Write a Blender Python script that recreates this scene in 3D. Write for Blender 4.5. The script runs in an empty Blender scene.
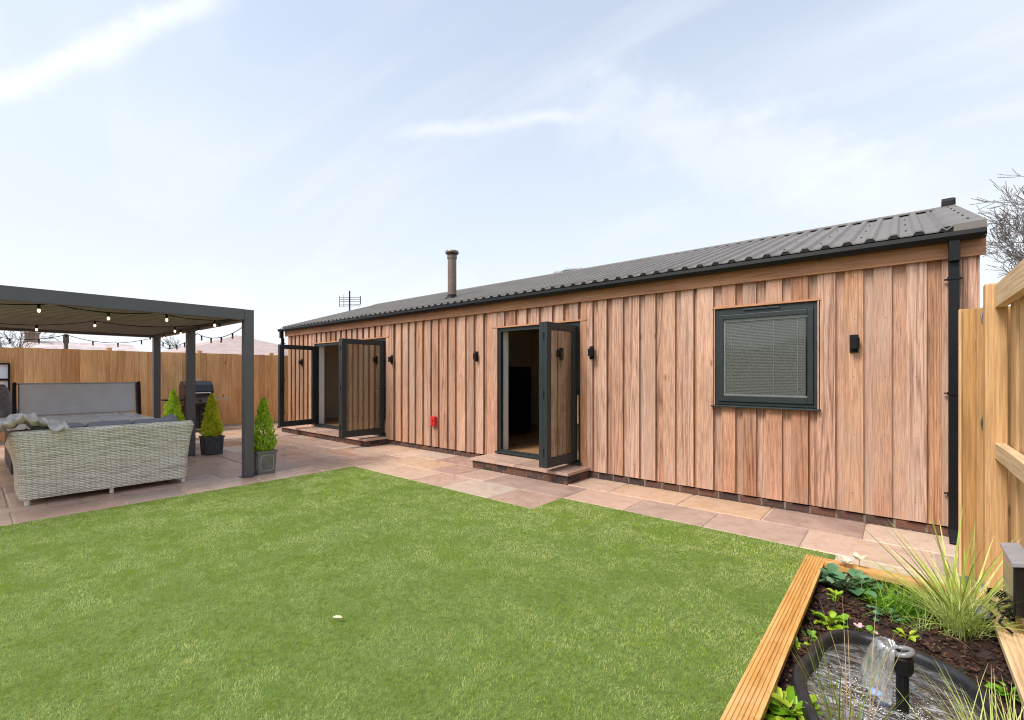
import bpy, bmesh, math, random
import numpy as np
from mathutils import Vector, Matrix, Quaternion
R = random.Random(7)
rng = np.random.default_rng(5)
rad = math.radians
S = bpy.context.scene
COL = S.collection

# ------------------------------------------------------------------ mesh helper
class MB:
    def __init__(s,dy=0): s.v=[]; s.f=[]; s.r=[]; s.m=[]; s.dy=dy
    def add(s, vs, fs, r=None, m=0):
        b=len(s.v); s.v+= [(v[0],v[1]+s.dy,v[2]) for v in vs]
        if r is None: r=R.random()
        for f in fs: s.f.append(tuple(i+b for i in f)); s.r.append(r); s.m.append(m)
    def box(s, x0,x1,y0,y1,z0,z1, r=None, m=0, M=None):
        vs=[Vector((x,y,z)) for z in (z0,z1) for y in (y0,y1) for x in (x0,x1)]
        if M is not None: vs=[M@v for v in vs]
        s.add(vs, [(0,2,3,1),(4,5,7,6),(0,1,5,4),(2,6,7,3),(0,4,6,2),(1,3,7,5)], r, m)
    def bar(s, a, b, w, h, up=(0,0,1), r=None, m=0):
        a=Vector(a); b=Vector(b); d=(b-a); L=d.length; d.normalize()
        u=Vector(up); sd=d.cross(u)
        if sd.length<1e-4: sd=d.cross(Vector((1,0,0)))
        sd.normalize(); u=sd.cross(d)
        M=Matrix((( d.x,sd.x,u.x,a.x),(d.y,sd.y,u.y,a.y),(d.z,sd.z,u.z,a.z),(0,0,0,1)))
        s.box(0,L,-w/2,w/2,-h/2,h/2,r,m,M)
    def tube(s, pts, rs, n=8, r=None, m=0, caps=True):
        pts=[Vector(p) for p in pts]
        if not hasattr(rs,'__len__'): rs=[rs]*len(pts)
        vs=[]; fs=[]; pu=None
        for i,p in enumerate(pts):
            d=(pts[min(i+1,len(pts)-1)]-pts[max(i-1,0)])
            if d.length<1e-9: d=Vector((0,0,1))
            d.normalize()
            if pu is None:
                pu=d.orthogonal().normalized()
            else:
                pu=(pu-d*pu.dot(d))
                pu=pu.normalized() if pu.length>1e-6 else d.orthogonal().normalized()
            w=d.cross(pu)
            for k in range(n):
                a=2*math.pi*k/n; vs.append(p+(pu*math.cos(a)+w*math.sin(a))*rs[i])
        for i in range(len(pts)-1):
            for k in range(n):
                k2=(k+1)%n; fs.append((i*n+k,i*n+k2,(i+1)*n+k2,(i+1)*n+k))
        if caps:
            fs.append(tuple(reversed(range(n)))); fs.append(tuple(range((len(pts)-1)*n,len(pts)*n)))
        s.add(vs,fs,r,m)
    def lathe(s, prof, c=(0,0,0), n=24, r=None, m=0):
        vs=[]; fs=[]
        for (q,z) in prof:
            for k in range(n):
                a=2*math.pi*k/n; vs.append((c[0]+q*math.cos(a),c[1]+q*math.sin(a),c[2]+z))
        for i in range(len(prof)-1):
            for k in range(n):
                k2=(k+1)%n; fs.append((i*n+k,i*n+k2,(i+1)*n+k2,(i+1)*n+k))
        fs.append(tuple(reversed(range(n)))); fs.append(tuple(range((len(prof)-1)*n,len(prof)*n)))
        s.add(vs,fs,r,m)
    def prism(s, poly, axis, a, b, r=None, m=0):
        n=len(poly)
        def P(u,v,t):
            return {'x':(t,u,v),'y':(u,t,v),'z':(u,v,t)}[axis]
        vs=[P(u,v,a) for u,v in poly]+[P(u,v,b) for u,v in poly]
        fs=[tuple(range(n)),tuple(reversed(range(n,2*n)))]+[(i,i+n,(i+1)%n+n,(i+1)%n) for i in range(n)]
        s.add(vs,fs,r,m)
    def ribbon(s, pts, ws, side, r=None, m=0):
        vs=[]; fs=[]
        for p,w in zip(pts,ws):
            vs.append(Vector(p)-side*w/2); vs.append(Vector(p)+side*w/2)
        for i in range(len(pts)-1): fs.append((2*i,2*i+1,2*i+3,2*i+2))
        s.add(vs,fs,r,m)
    def build(s, name, mat, parent=None, bevel=0, smooth=False, recalc=True, sub=0):
        me=bpy.data.meshes.new(name); me.from_pydata(s.v,[],s.f)
        mats=mat if isinstance(mat,(list,tuple)) else [mat]
        for mm in mats: me.materials.append(mm)
        a=me.attributes.new('rnd','FLOAT','FACE'); a.data.foreach_set('value',s.r)
        me.polygons.foreach_set('material_index',s.m)
        if recalc:
            bm=bmesh.new(); bm.from_mesh(me); bmesh.ops.recalc_face_normals(bm,faces=bm.faces); bm.to_mesh(me); bm.free()
        if smooth: me.polygons.foreach_set('use_smooth',[True]*len(me.polygons))
        me.update()
        o=bpy.data.objects.new(name,me); COL.objects.link(o)
        if parent is not None: o.parent=parent; o.matrix_parent_inverse=Matrix.Translation(-Vector(parent.location)) if parent.type=='EMPTY' else Matrix()
        if bevel:
            b=o.modifiers.new('bevel','BEVEL'); b.width=bevel; b.segments=2; b.limit_method='ANGLE'; b.angle_limit=rad(40)
        if sub:
            q=o.modifiers.new('sub','SUBSURF'); q.levels=sub; q.render_levels=sub
        return o

def tag(o,label=None,cat=None,group=None,kind=None):
    if label: o['label']=label
    if cat: o['category']=cat
    if group: o['group']=group
    if kind: o['kind']=kind
    return o
def thing(name,label,cat,loc=(0,0,0),group=None):
    o=bpy.data.objects.new(name,None); COL.objects.link(o); o.location=loc; o.empty_display_size=.1
    return tag(o,label,cat,group)

# ------------------------------------------------------------------ materials
class N:
    def __init__(s,name):
        s.mat=bpy.data.materials.new(name); s.mat.use_nodes=True
        s.t=s.mat.node_tree; s.t.nodes.clear()
        s.out=s.t.nodes.new('ShaderNodeOutputMaterial')
    def n(s,ty,**k):
        nd=s.t.nodes.new(ty)
        for a,b in k.items(): setattr(nd,a,b)
        return nd
    def l(s,a,b): s.t.links.new(a,b)
    def val(s,sock,v):
        if hasattr(v,'default_value') or hasattr(v,'is_output'): s.l(v,sock)
        else: sock.default_value=v
    def math(s,op,a,b=None,c=None,clamp=False):
        nd=s.n('ShaderNodeMath',operation=op,use_clamp=clamp)
        s.val(nd.inputs[0],a)
        if b is not None: s.val(nd.inputs[1],b)
        if c is not None: s.val(nd.inputs[2],c)
        return nd.outputs[0]
    def coord(s,scale=(1,1,1),offs=None):
        tc=s.n('ShaderNodeTexCoord'); mp=s.n('ShaderNodeMapping'); s.l(tc.outputs['Object'],mp.inputs[0])
        mp.inputs['Scale'].default_value=scale
        if offs is not None: s.l(offs,mp.inputs['Location'])
        return mp.outputs[0]
    def rnd(s):
        return s.n('ShaderNodeAttribute',attribute_name='rnd').outputs['Fac']
    def rndvec(s,k=37.0):
        r=s.rnd(); c=s.n('ShaderNodeCombineXYZ')
        for i,q in enumerate((k,k*1.7,k*2.3)): s.l(s.math('MULTIPLY',r,q),c.inputs[i])
        return c.outputs[0]
    def noise(s,vec,scale=5,detail=4,rough=.5,dist=0):
        nd=s.n('ShaderNodeTexNoise'); s.l(vec,nd.inputs['Vector'])
        nd.inputs['Scale'].default_value=scale; nd.inputs['Detail'].default_value=detail
        nd.inputs['Roughness'].default_value=rough; nd.inputs['Distortion'].default_value=dist
        return nd.outputs['Fac']
    def ramp(s,fac,stops,interp='LINEAR'):
        nd=s.n('ShaderNodeValToRGB'); s.l(fac,nd.inputs[0]); cr=nd.color_ramp; cr.interpolation=interp
        while len(cr.elements)<len(stops): cr.elements.new(.5)
        for e,(p,c) in zip(cr.elements,stops):
            e.position=p; e.color=tuple(c)+(1,) if len(c)==3 else c
        return nd.outputs[0]
    def mix(s,fac,a,b,mode='MIX'):
        nd=s.n('ShaderNodeMix',data_type='RGBA',blend_type=mode)
        s.val(nd.inputs[0],fac)
        for sk,v in ((nd.inputs[6],a),(nd.inputs[7],b)):
            if isinstance(v,tuple): sk.default_value=v+(1,) if len(v)==3 else v
            else: s.l(v,sk)
        return nd.outputs[2]
    def bsdf(s,col,rough=.6,metal=0,spec=.5,bump=None,bs=.2,bd=.01,**k):
        p=s.n('ShaderNodeBsdfPrincipled')
        if isinstance(col,tuple): p.inputs['Base Color'].default_value=col+(1,)
        else: s.l(col,p.inputs['Base Color'])
        s.val(p.inputs['Roughness'],rough); p.inputs['Metallic'].default_value=metal
        p.inputs['Specular IOR Level'].default_value=spec
        for a,b in k.items(): s.val(p.inputs[a],b)
        if bump is not None:
            b=s.n('ShaderNodeBump'); b.inputs['Strength'].default_value=bs; b.inputs['Distance'].default_value=bd
            s.l(bump,b.inputs['Height']); s.l(b.outputs[0],p.inputs['Normal'])
        s.l(p.outputs[0],s.out.inputs[0]); s.p=p
        return s.mat

def plain(name,col,rough=.5,metal=0,spec=.5,var=.12,scale=9,bs=.05,**k):
    n=N(name); c=n.coord(); f=n.noise(c,scale,5,.6)
    lo=tuple(x*(1-var) for x in col); hi=tuple(min(1,x*(1+var)) for x in col)
    return n.bsdf(n.ramp(f,[(.3,lo),(.7,hi)]),n.math('ADD',n.math('MULTIPLY',f,.2),rough-.1),metal,spec,bump=f,bs=bs,bd=.004,**k)

def wood(name,cols,axis='z',grain=1.0,rough=.65,knots=.6,streak=.5,dark=(.12,.06,.03),spec=.3,weather=None,ringcol=.62,fine_lo=(.80,.76,.73)):
    """long grained timber; tone and pattern vary board by board"""
    n=N(name)
    sc={'x':(.03,1,1),'y':(1,.03,1),'z':(1,1,.03)}[axis]
    off=n.rndvec()
    c=n.coord(sc,off)
    r=n.rnd()
    base=n.ramp(r,[(i/(len(cols)-1),q) for i,q in enumerate(cols)])
    # soft broad figure
    big=n.noise(c,5.5*grain,2,.45,.15)
    # cathedral rings
    ring=n.math('FRACT',n.math('MULTIPLY',big,10.0))
    ring=n.math('PINGPONG',ring,.5); ring=n.math('MULTIPLY',ring,2)
    fine=n.noise(c,120*grain,3,.6)
    long_=n.noise(n.coord({'x':(.4,1,1),'y':(1,.4,1),'z':(1,1,.4)}[axis],off),3,3,.5)
    col=n.mix(n.math('MULTIPLY',n.math('POWER',ring,2.5),n.math('MULTIPLY',n.ramp(n.math('FRACT',n.math('MULTIPLY',r,7.31)),[(.25,(.18,.18,.18)),(.6,(1,1,1))]),streak)),base,n.mix(1.0,base,(ringcol,ringcol*.86,ringcol*.78),'MULTIPLY'))
    fm=n.ramp(fine,[(.36,fine_lo),(.61,(1.12,1.12,1.12))])
    col=n.mix(1.0,col,fm,'MULTIPLY')
    lm=n.ramp(long_,[(.3,(.84,.82,.81)),(.7,(1.1,1.1,1.1))])
    col=n.mix(1.0,col,lm,'MULTIPLY')
    if weather:
        w=n.ramp(n.noise(n.coord({'x':(.15,1,1),'y':(1,.15,1),'z':(1,1,.15)}[axis],off),2.2,4,.6),[(.45,(0,0,0)),(.75,(1,1,1))])
        col=n.mix(n.math('MULTIPLY',w,.6),col,weather)
    # knots
    v=n.n('ShaderNodeTexVoronoi'); v.inputs['Scale'].default_value=2.6
    n.l(n.coord({'x':(.55,1.6,1.6),'y':(1.6,.55,1.6),'z':(1.6,1.6,.55)}[axis],off),v.inputs['Vector'])
    kn=n.ramp(v.outputs['Distance'],[(.035,(1,1,1)),(.085,(0,0,0))])
    col=n.mix(n.math('MULTIPLY',kn,knots),col,dark)
    h=n.math('ADD',n.math('MULTIPLY',fine,.6),n.math('MULTIPLY',ring,.3))
    return n.bsdf(col,rough,0,spec,bump=h,bs=.25,bd=.004)

CEDAR=wood('cedar',[(.58,.325,.215),(.43,.22,.126),(.635,.395,.285),(.50,.28,.178),(.645,.405,.29),(.41,.20,.112),(.575,.30,.158),(.60,.36,.253),(.485,.305,.212)],'z',1.5,streak=.95,fine_lo=(.63,.57,.53),weather=(.47,.37,.30),ringcol=.44)
CEDARX=wood('cedar_horizontal',[(.55,.29,.16),(.50,.25,.135)],'x',1.0,streak=.5)
FENCEW=wood('fence_pine',[(.68,.39,.16),(.84,.53,.25),(.54,.28,.105),(.78,.47,.21),(.60,.335,.14),(.72,.42,.175)],'z',.8,streak=.5,knots=.8,dark=(.10,.045,.02))
FENCEY=wood('fence_pine_light',[(.66,.43,.215),(.70,.48,.26),(.60,.37,.175)],'z',.8,streak=.45,knots=.7,dark=(.16,.08,.03))
RAILW=wood('rail_pine',[(.72,.53,.31),(.67,.48,.27)],'y',.8,streak=.4,knots=.7,dark=(.2,.1,.04))
def deck(name,axis):
    n=N(name)
    sc={'x':(.06,1,1),'y':(1,.06,1)}[axis]
    off=n.rndvec(); c=n.coord(sc,off)
    f=n.noise(c,22,4,.6); g=n.noise(c,130,3,.6)
    col=n.ramp(n.math('ADD',n.math('MULTIPLY',f,.6),n.math('MULTIPLY',g,.4)),[(.3,(.36,.15,.03)),(.5,(.58,.30,.08)),(.68,(.70,.45,.17))])
    w=n.noise(n.coord(),3.2,4,.6)
    col=n.mix(n.ramp(w,[(.52,(0,0,0)),(.74,(.6,.6,.6))]),col,(.68,.46,.22))
    st=n.noise(n.coord((3,3,3)),4.5,5,.65)
    col=n.mix(n.ramp(st,[(.60,(0,0,0)),(.70,(.6,.6,.6))]),col,(.26,.10,.03))
    return n.bsdf(col,.45,0,.4,bump=g,bs=.3,bd=.003)
DECKY=deck('deck_board_y','y'); DECKX=deck('deck_board_x','x')
def flat(name,col,rough=.5,metal=0,spec=.5):
    n=N(name); return n.bsdf(col,rough,metal,spec)
ANTH=plain('anthracite_aluminium',(.024,.031,.032),.42,0,.35,.06,3,.01)
PERG=plain('pergola_grey',(.112,.110,.114),.45,0,.45,.06,3,.01)
PERGU=plain('pergola_louvre',(.36,.335,.31),.5,0,.4,.15,2,.02)
BLACK=plain('black_plastic',(.007,.007,.008),.45,0,.25,.2,6,.02)
BLACKG=plain('gloss_black_enamel',(.009,.009,.011),.2,0,.5,.2,6,.01)
ROOFM=plain('roof_sheet',(.165,.146,.128),.5,0,.35,.2,2.5,.03)
FLUEM=plain('flue_brown',(.17,.125,.095),.45,.3,.5,.2,5,.02)
STEEL=plain('stainless',(.55,.55,.55),.3,1,.5,.08,6,.02)
WHITE=plain('white_paint',(.78,.77,.74),.5,0,.4,.04,4,.01)
PLAST=plain('cream_plaster',(.60,.53,.42),.8,0,.2,.05,2,.02)
RED=flat('red_plastic',(.55,.02,.02),.4)
def screwmat(): return flat('dark_screws',(.02,.02,.02),.5,.5)
SCREW=screwmat()

def glassmat(name,tint=(.80,.84,.80),refl=1.45,base=.0,rg=.015):
    n=N(name); tr=n.n('ShaderNodeBsdfTransparent'); tr.inputs[0].default_value=tint+(1,)
    gl=n.n('ShaderNodeBsdfGlossy'); gl.inputs['Roughness'].default_value=rg; gl.inputs[0].default_value=(.93,.95,.94,1)
    fr=n.n('ShaderNodeFresnel'); fr.inputs[0].default_value=refl
    ms=n.n('ShaderNodeMixShader'); geo=n.n('ShaderNodeNewGeometry'); n.l(n.math('MULTIPLY',n.math('ADD',fr.outputs[0],base,clamp=True),n.math('SUBTRACT',1.0,geo.outputs['Backfacing'])),ms.inputs[0])
    n.l(tr.outputs[0],ms.inputs[1]); n.l(gl.outputs[0],ms.inputs[2]); n.l(ms.outputs[0],n.out.inputs[0])
    return n.mat
GLASS=glassmat('door_glass',(.80,.81,.74),1.5,.16); CLEARG=glassmat('clear_glass',(.95,.96,.95),1.4,.0)
WGLASS=glassmat('window_glass',(.76,.77,.75),1.45,.0,.05)

def brickmat():
    n=N('brick'); c=n.coord(); r=n.rnd()
    col=n.ramp(r,[(0,(.040,.032,.031)),(.35,(.085,.052,.042)),(.7,(.15,.068,.045)),(1,(.055,.043,.040))])
    f=n.noise(c,40,5,.7)
    col=n.mix(1.0,col,n.ramp(f,[(.3,(.7,.7,.7)),(.7,(1.25,1.2,1.2))]),'MULTIPLY')
    return n.bsdf(col,.8,0,.3,bump=f,bs=.4,bd=.005)
BRICK=brickmat()
MORTAR=plain('mortar',(.20,.165,.13),.9,0,.2,.25,30,.3)

def slabmat():
    n=N('sandstone'); r=n.rnd(); off=n.rndvec(); c=n.coord((1,1,1),off)
    col=n.ramp(r,[(0,(.54,.37,.28)),(.15,(.38,.245,.195)),(.30,(.60,.43,.30)),(.44,(.45,.325,.265)),(.56,(.57,.39,.25)),(.68,(.50,.26,.17)),(.76,(.54,.385,.295)),(.88,(.64,.49,.375)),(.94,(.46,.385,.305)),(1,(.33,.22,.185))])
    big=n.noise(c,1.6,4,.6,1.2); mid=n.noise(c,9,6,.65,.5); fine=n.noise(c,70,4,.7)
    col=n.mix(n.ramp(big,[(.42,(0,0,0)),(.64,(.75,.75,.75))]),col,n.mix(.5,col,(.60,.43,.33)))
    col=n.mix(n.ramp(mid,[(.47,(0,0,0)),(.70,(.75,.75,.75))]),col,n.mix(1.0,col,(.72,.66,.63),'MULTIPLY'))
    col=n.mix(1.0,col,n.ramp(fine,[(.3,(.88,.87,.86)),(.7,(1.08,1.08,1.08))]),'MULTIPLY')
    ro=n.ramp(n.noise(n.coord(),1.1,4,.6),[(.35,(.22,.22,.22)),(.65,(.50,.50,.50))])
    h=n.math('ADD',n.math('MULTIPLY',mid,1.0),n.math('MULTIPLY',fine,.25))
    return n.bsdf(col,ro,0,.5,bump=h,bs=.35,bd=.008)
SLAB=slabmat()
JOINT=plain('joint_mortar',(.50,.40,.29),.85,0,.2,.25,25,.3)

def turfmat():
    n=N('turf_fibre'); r=n.rnd(); c=n.coord()
    p=n.noise(c,2.2,4,.6,.5); p2=n.noise(c,7.5,4,.62,.5)
    f=n.math('ADD',n.math('MULTIPLY',p,.50),n.math('MULTIPLY',p2,.50))
    col=n.ramp(r,[(0,(.430,.500,.090)),(.45,(.490,.555,.110)),(.75,(.525,.580,.130)),(.9,(.570,.605,.180)),(1,(.455,.525,.095))])
    col=n.mix(n.ramp(f,[(.43,(0,0,0)),(.56,(1,1,1))]),n.mix(1.0,col,(.76,.87,.42),'MULTIPLY'),n.mix(1.0,col,(1.42,1.35,2.4),'MULTIPLY'))  # light and dark patches of the brushed nap put into the fibre colour
    m=n.bsdf(col,.5,0,.35)
    # thin fibres let some light through
    tl=n.n('ShaderNodeBsdfTranslucent'); n.l(col,tl.inputs[0])
    ms=n.n('ShaderNodeMixShader'); ms.inputs[0].default_value=.34
    n.l(n.p.outputs[0],ms.inputs[1]); n.l(tl.outputs[0],ms.inputs[2]); n.l(ms.outputs[0],n.out.inputs[0])
    return m
TURF=turfmat()
TURFB=plain('turf_backing',(.11,.165,.04),.9,0,.1,.3,30,.3)
def leafmat(name,stops,rough=.45,trans=.3,spec=.4,scale=14):
    n=N(name); r=n.rnd(); f=n.noise(n.coord(),scale,3,.6)
    col=n.ramp(r,stops)
    col=n.mix(1.0,col,n.ramp(f,[(.3,(.75,.78,.7)),(.7,(1.2,1.18,1.1))]),'MULTIPLY')
    n.bsdf(col,rough,0,spec)
    tl=n.n('ShaderNodeBsdfTranslucent'); n.l(col,tl.inputs[0])
    ms=n.n('ShaderNodeMixShader'); ms.inputs[0].default_value=trans
    n.l(n.p.outputs[0],ms.inputs[1]); n.l(tl.outputs[0],ms.inputs[2]); n.l(ms.outputs[0],n.out.inputs[0])
    return n.mat
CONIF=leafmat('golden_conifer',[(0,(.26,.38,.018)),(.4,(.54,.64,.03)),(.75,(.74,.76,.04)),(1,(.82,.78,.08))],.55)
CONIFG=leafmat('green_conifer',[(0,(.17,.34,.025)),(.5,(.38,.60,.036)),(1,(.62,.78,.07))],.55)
SPIKE=leafmat('variegated_blade',[(0,(.18,.30,.045)),(.35,(.42,.56,.08)),(.6,(.68,.72,.19)),(.8,(.82,.77,.32)),(1,(.50,.60,.11))],.4)
FINE=leafmat('fine_green_blade',[(0,(.09,.23,.015)),(.5,(.18,.42,.025)),(1,(.33,.52,.06))],.45)
PALEB=leafmat('pale_sedge',[(0,(.28,.42,.10)),(.5,(.54,.64,.19)),(1,(.74,.72,.36))],.5)
REED=leafmat('reed',[(0,(.10,.19,.03)),(.6,(.26,.33,.08)),(1,(.50,.36,.18))],.5)
DARKL=leafmat('dark_round_leaf',[(0,(.06,.15,.07)),(.6,(.12,.25,.13)),(1,(.24,.36,.22))],.42,.12)
LIME=leafmat('lime_leaf',[(0,(.14,.32,.012)),(.5,(.32,.52,.025)),(1,(.52,.62,.06))],.4,.3)
PETAL=leafmat('petal',[(0,(.75,.66,.52)),(1,(.85,.80,.72))],.5,.3)
PETALP=leafmat('pink_petal',[(0,(.75,.45,.50)),(1,(.85,.75,.75))],.5,.3)
DRY=leafmat('dry_blade',[(0,(.45,.30,.15)),(1,(.60,.45,.28))],.6,.2)
BARK=plain('bark',(.10,.078,.060),.85,0,.2,.3,14,.4)
TWIG=plain('twig',(.19,.165,.16),.85,0,.2,.3,14,.2)
def soilmat():
    n=N('bark_mulch'); r=n.rnd(); f=n.noise(n.coord(),35,6,.7)
    col=n.ramp(r,[(0,(.018,.010,.008)),(.5,(.045,.020,.013)),(.8,(.085,.038,.022)),(1,(.15,.075,.045))])
    col=n.mix(1.0,col,n.ramp(f,[(.3,(.6,.6,.6)),(.7,(1.3,1.3,1.3))]),'MULTIPLY')
    return n.bsdf(col,.7,0,.35,bump=f,bs=.6,bd=.01)
SOIL=soilmat()
GROUND=plain('earth',(.10,.11,.05),.95,0,.1,.3,.6,.3)

# ------------------------------------------------------------------ world, sun, camera
SUN=Vector((-.16,-.59,.77)).normalized()
w=bpy.data.worlds.new('World'); S.world=w; w.use_nodes=True
t=w.node_tree; t.nodes.clear()
def wn(ty,**k):
    nd=t.nodes.new(ty)
    for a,b in k.items(): setattr(nd,a,b)
    return nd
def wm(op,a,b=None,clamp=False):
    nd=wn('ShaderNodeMath',operation=op,use_clamp=clamp)
    for i,v in enumerate((a,b)):
        if v is None: continue
        if hasattr(v,'is_output'): t.links.new(v,nd.inputs[i])
        else: nd.inputs[i].default_value=v
    return nd.outputs[0]
sky=wn('ShaderNodeTexSky',sky_type='NISHITA'); sky.sun_disc=False
sky.sun_elevation=math.asin(SUN.z); sky.sun_rotation=math.atan2(SUN.x,SUN.y)
sky.air_density=1.0; sky.dust_density=2.0; sky.ozone_density=1.0
tc=wn('ShaderNodeTexCoord'); sp=wn('ShaderNodeSeparateXYZ'); t.links.new(tc.outputs['Generated'],sp.inputs[0])
zc=wm('MAXIMUM',sp.outputs[2],.03)
px=wm('DIVIDE',sp.outputs[0],wm('ADD',zc,.18)); py=wm('DIVIDE',sp.outputs[1],wm('ADD',zc,.18))
cb=wn('ShaderNodeCombineXYZ'); t.links.new(px,cb.inputs[0]); t.links.new(py,cb.inputs[1])
mp=wn('ShaderNodeMapping'); t.links.new(cb.outputs[0],mp.inputs[0]); mp.inputs['Rotation'].default_value=(0,0,rad(-18)); mp.inputs['Scale'].default_value=(.55,1.9,1); mp.inputs['Location'].default_value=(.3,.9,0)
nz=wn('ShaderNodeTexNoise'); t.links.new(mp.outputs[0],nz.inputs[0]); nz.inputs['Scale'].default_value=1.0; nz.inputs['Detail'].default_value=7; nz.inputs['Roughness'].default_value=.58; nz.inputs['Distortion'].default_value=.7
mp2=wn('ShaderNodeMapping'); t.links.new(cb.outputs[0],mp2.inputs[0]); mp2.inputs['Scale'].default_value=(.5,.5,1); mp2.inputs['Location'].default_value=(2.3,4.1,0)
nz2=wn('ShaderNodeTexNoise'); t.links.new(mp2.outputs[0],nz2.inputs[0]); nz2.inputs['Scale'].default_value=1.0; nz2.inputs['Detail'].default_value=5
wisp=wn('ShaderNodeMapRange'); t.links.new(nz.outputs['Fac'],wisp.inputs[0]); wisp.inputs[1].default_value=.48; wisp.inputs[2].default_value=.74
veil=wn('ShaderNodeMapRange'); t.links.new(nz2.outputs['Fac'],veil.inputs[0]); veil.inputs[1].default_value=.38; veil.inputs[2].default_value=.72
# milky towards the horizon
hz=wn('ShaderNodeMapRange'); t.links.new(sp.outputs[2],hz.inputs[0]); hz.inputs[1].default_value=.04; hz.inputs[2].default_value=.58; hz.inputs[3].default_value=.97; hz.inputs[4].default_value=.30

def camdir(px_,py_):
    a=(px_-512)/460; th=rad(40.2)
    return Vector((-math.sin(th)+math.cos(th)*a,math.cos(th)+math.sin(th)*a,(374-py_)/460)).normalized()
def trail(p,q,wd,k,lo=-.1,hi=1.1):
    A=camdir(*p); B=camdir(*q); nn=A.cross(B).normalized(); tt=(B-A).normalized(); L=(B-A).length
    d1=wn('ShaderNodeVectorMath',operation='DOT_PRODUCT'); t.links.new(tc.outputs['Generated'],d1.inputs[0]); d1.inputs[1].default_value=nn
    d2=wn('ShaderNodeVectorMath',operation='DOT_PRODUCT'); t.links.new(tc.outputs['Generated'],d2.inputs[0]); d2.inputs[1].default_value=tt
    n3=wn('ShaderNodeTexNoise'); t.links.new(tc.outputs['Generated'],n3.inputs[0]); n3.inputs['Scale'].default_value=9; n3.inputs['Detail'].default_value=6; n3.inputs['Roughness'].default_value=.62
    dd=wm('ABSOLUTE',wm('ADD',d1.outputs['Value'],wm('MULTIPLY',wm('SUBTRACT',n3.outputs['Fac'],.5),wd*2.2)))
    m=wn('ShaderNodeMapRange',interpolation_type='SMOOTHSTEP'); t.links.new(dd,m.inputs[0]); m.inputs[1].default_value=0; m.inputs[2].default_value=wd; m.inputs[3].default_value=1; m.inputs[4].default_value=0
    a0=A.dot(tt); al=wm('DIVIDE',wm('SUBTRACT',d2.outputs['Value'],a0),L)
    e1=wn('ShaderNodeMapRange',interpolation_type='SMOOTHSTEP'); t.links.new(al,e1.inputs[0]); e1.inputs[1].default_value=lo; e1.inputs[2].default_value=lo+.35
    e2=wn('ShaderNodeMapRange',interpolation_type='SMOOTHSTEP'); t.links.new(al,e2.inputs[0]); e2.inputs[1].default_value=hi-.35; e2.inputs[2].default_value=hi; e2.inputs[3].default_value=1; e2.inputs[4].default_value=0
    return wm('MULTIPLY',wm('MULTIPLY',m.outputs[0],wm('MULTIPLY',e1.outputs[0],e2.outputs[0])),wm('MULTIPLY',wm('ADD',n3.outputs['Fac'],.25),k))
tr_=wm('ADD',trail((0,92),(200,2),.026,.42,-1.5,1.3),wm('ADD',trail((390,136),(600,112),.020,.26),trail((600,112),(880,185),.10,.22,-.3,1.3)))
fac=wm('ADD',tr_,wm('ADD',hz.outputs[0],wm('ADD',wm('MULTIPLY',wisp.outputs[0],.26),wm('MULTIPLY',veil.outputs[0],.22))),clamp=True)
mx=wn('ShaderNodeMix',data_type='RGBA'); t.links.new(fac,mx.inputs[0])
hsv=wn('ShaderNodeHueSaturation'); hsv.inputs['Saturation'].default_value=.80; hsv.inputs['Value'].default_value=1.12
t.links.new(sky.outputs[0],hsv.inputs['Color'])
t.links.new(hsv.outputs[0],mx.inputs[6]); 
cr_=wn('ShaderNodeMapRange',interpolation_type='SMOOTHSTEP'); t.links.new(sp.outputs[2],cr_.inputs[0]); cr_.inputs[1].default_value=-.02; cr_.inputs[2].default_value=.28; cr_.inputs[3].default_value=1.22; cr_.inputs[4].default_value=1.0
cm=wn('ShaderNodeVectorMath',operation='SCALE'); cm.inputs[0].default_value=(3.10,3.28,3.50); t.links.new(wm('ADD',cr_.outputs[0],wm('ADD',wm('MULTIPLY',tr_,.55),wm('MULTIPLY',wisp.outputs[0],.10))),cm.inputs['Scale']); t.links.new(cm.outputs[0],mx.inputs[7])
bg=wn('ShaderNodeBackground'); t.links.new(mx.outputs[2],bg.inputs[0]); bg.inputs[1].default_value=.118
wo=wn('ShaderNodeOutputWorld'); t.links.new(bg.outputs[0],wo.inputs[0])
sl=bpy.data.lights.new('sun','SUN'); sl.energy=1.45; sl.angle=rad(19); sl.color=(1,.955,.89)
so=bpy.data.objects.new('sun',sl); COL.objects.link(so); so.rotation_euler=SUN.to_track_quat('Z','Y').to_euler(); so.location=(4,-6,9)
cd=bpy.data.cameras.new('camera'); cam=bpy.data.objects.new('camera',cd); COL.objects.link(cam)
cam.location=(0,0,1.45); cam.rotation_euler=(rad(90),0,rad(40.2)); cd.sensor_width=36; cd.lens=460/1024*36; cd.shift_y=14/1024; cd.clip_end=3000; cd.clip_start=.05
S.camera=cam
vs=S.view_settings; vs.view_transform='Standard'; vs.look='None'; vs.gamma=1; vs.exposure=1.24
try: vs.use_curve_mapping=False
except Exception: pass
S.cycles.max_bounces=8; S.cycles.transparent_max_bounces=16; S.cycles.use_denoising=True
S.cycles.sample_clamp_indirect=6; S.cycles.filter_width=1.1

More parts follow.
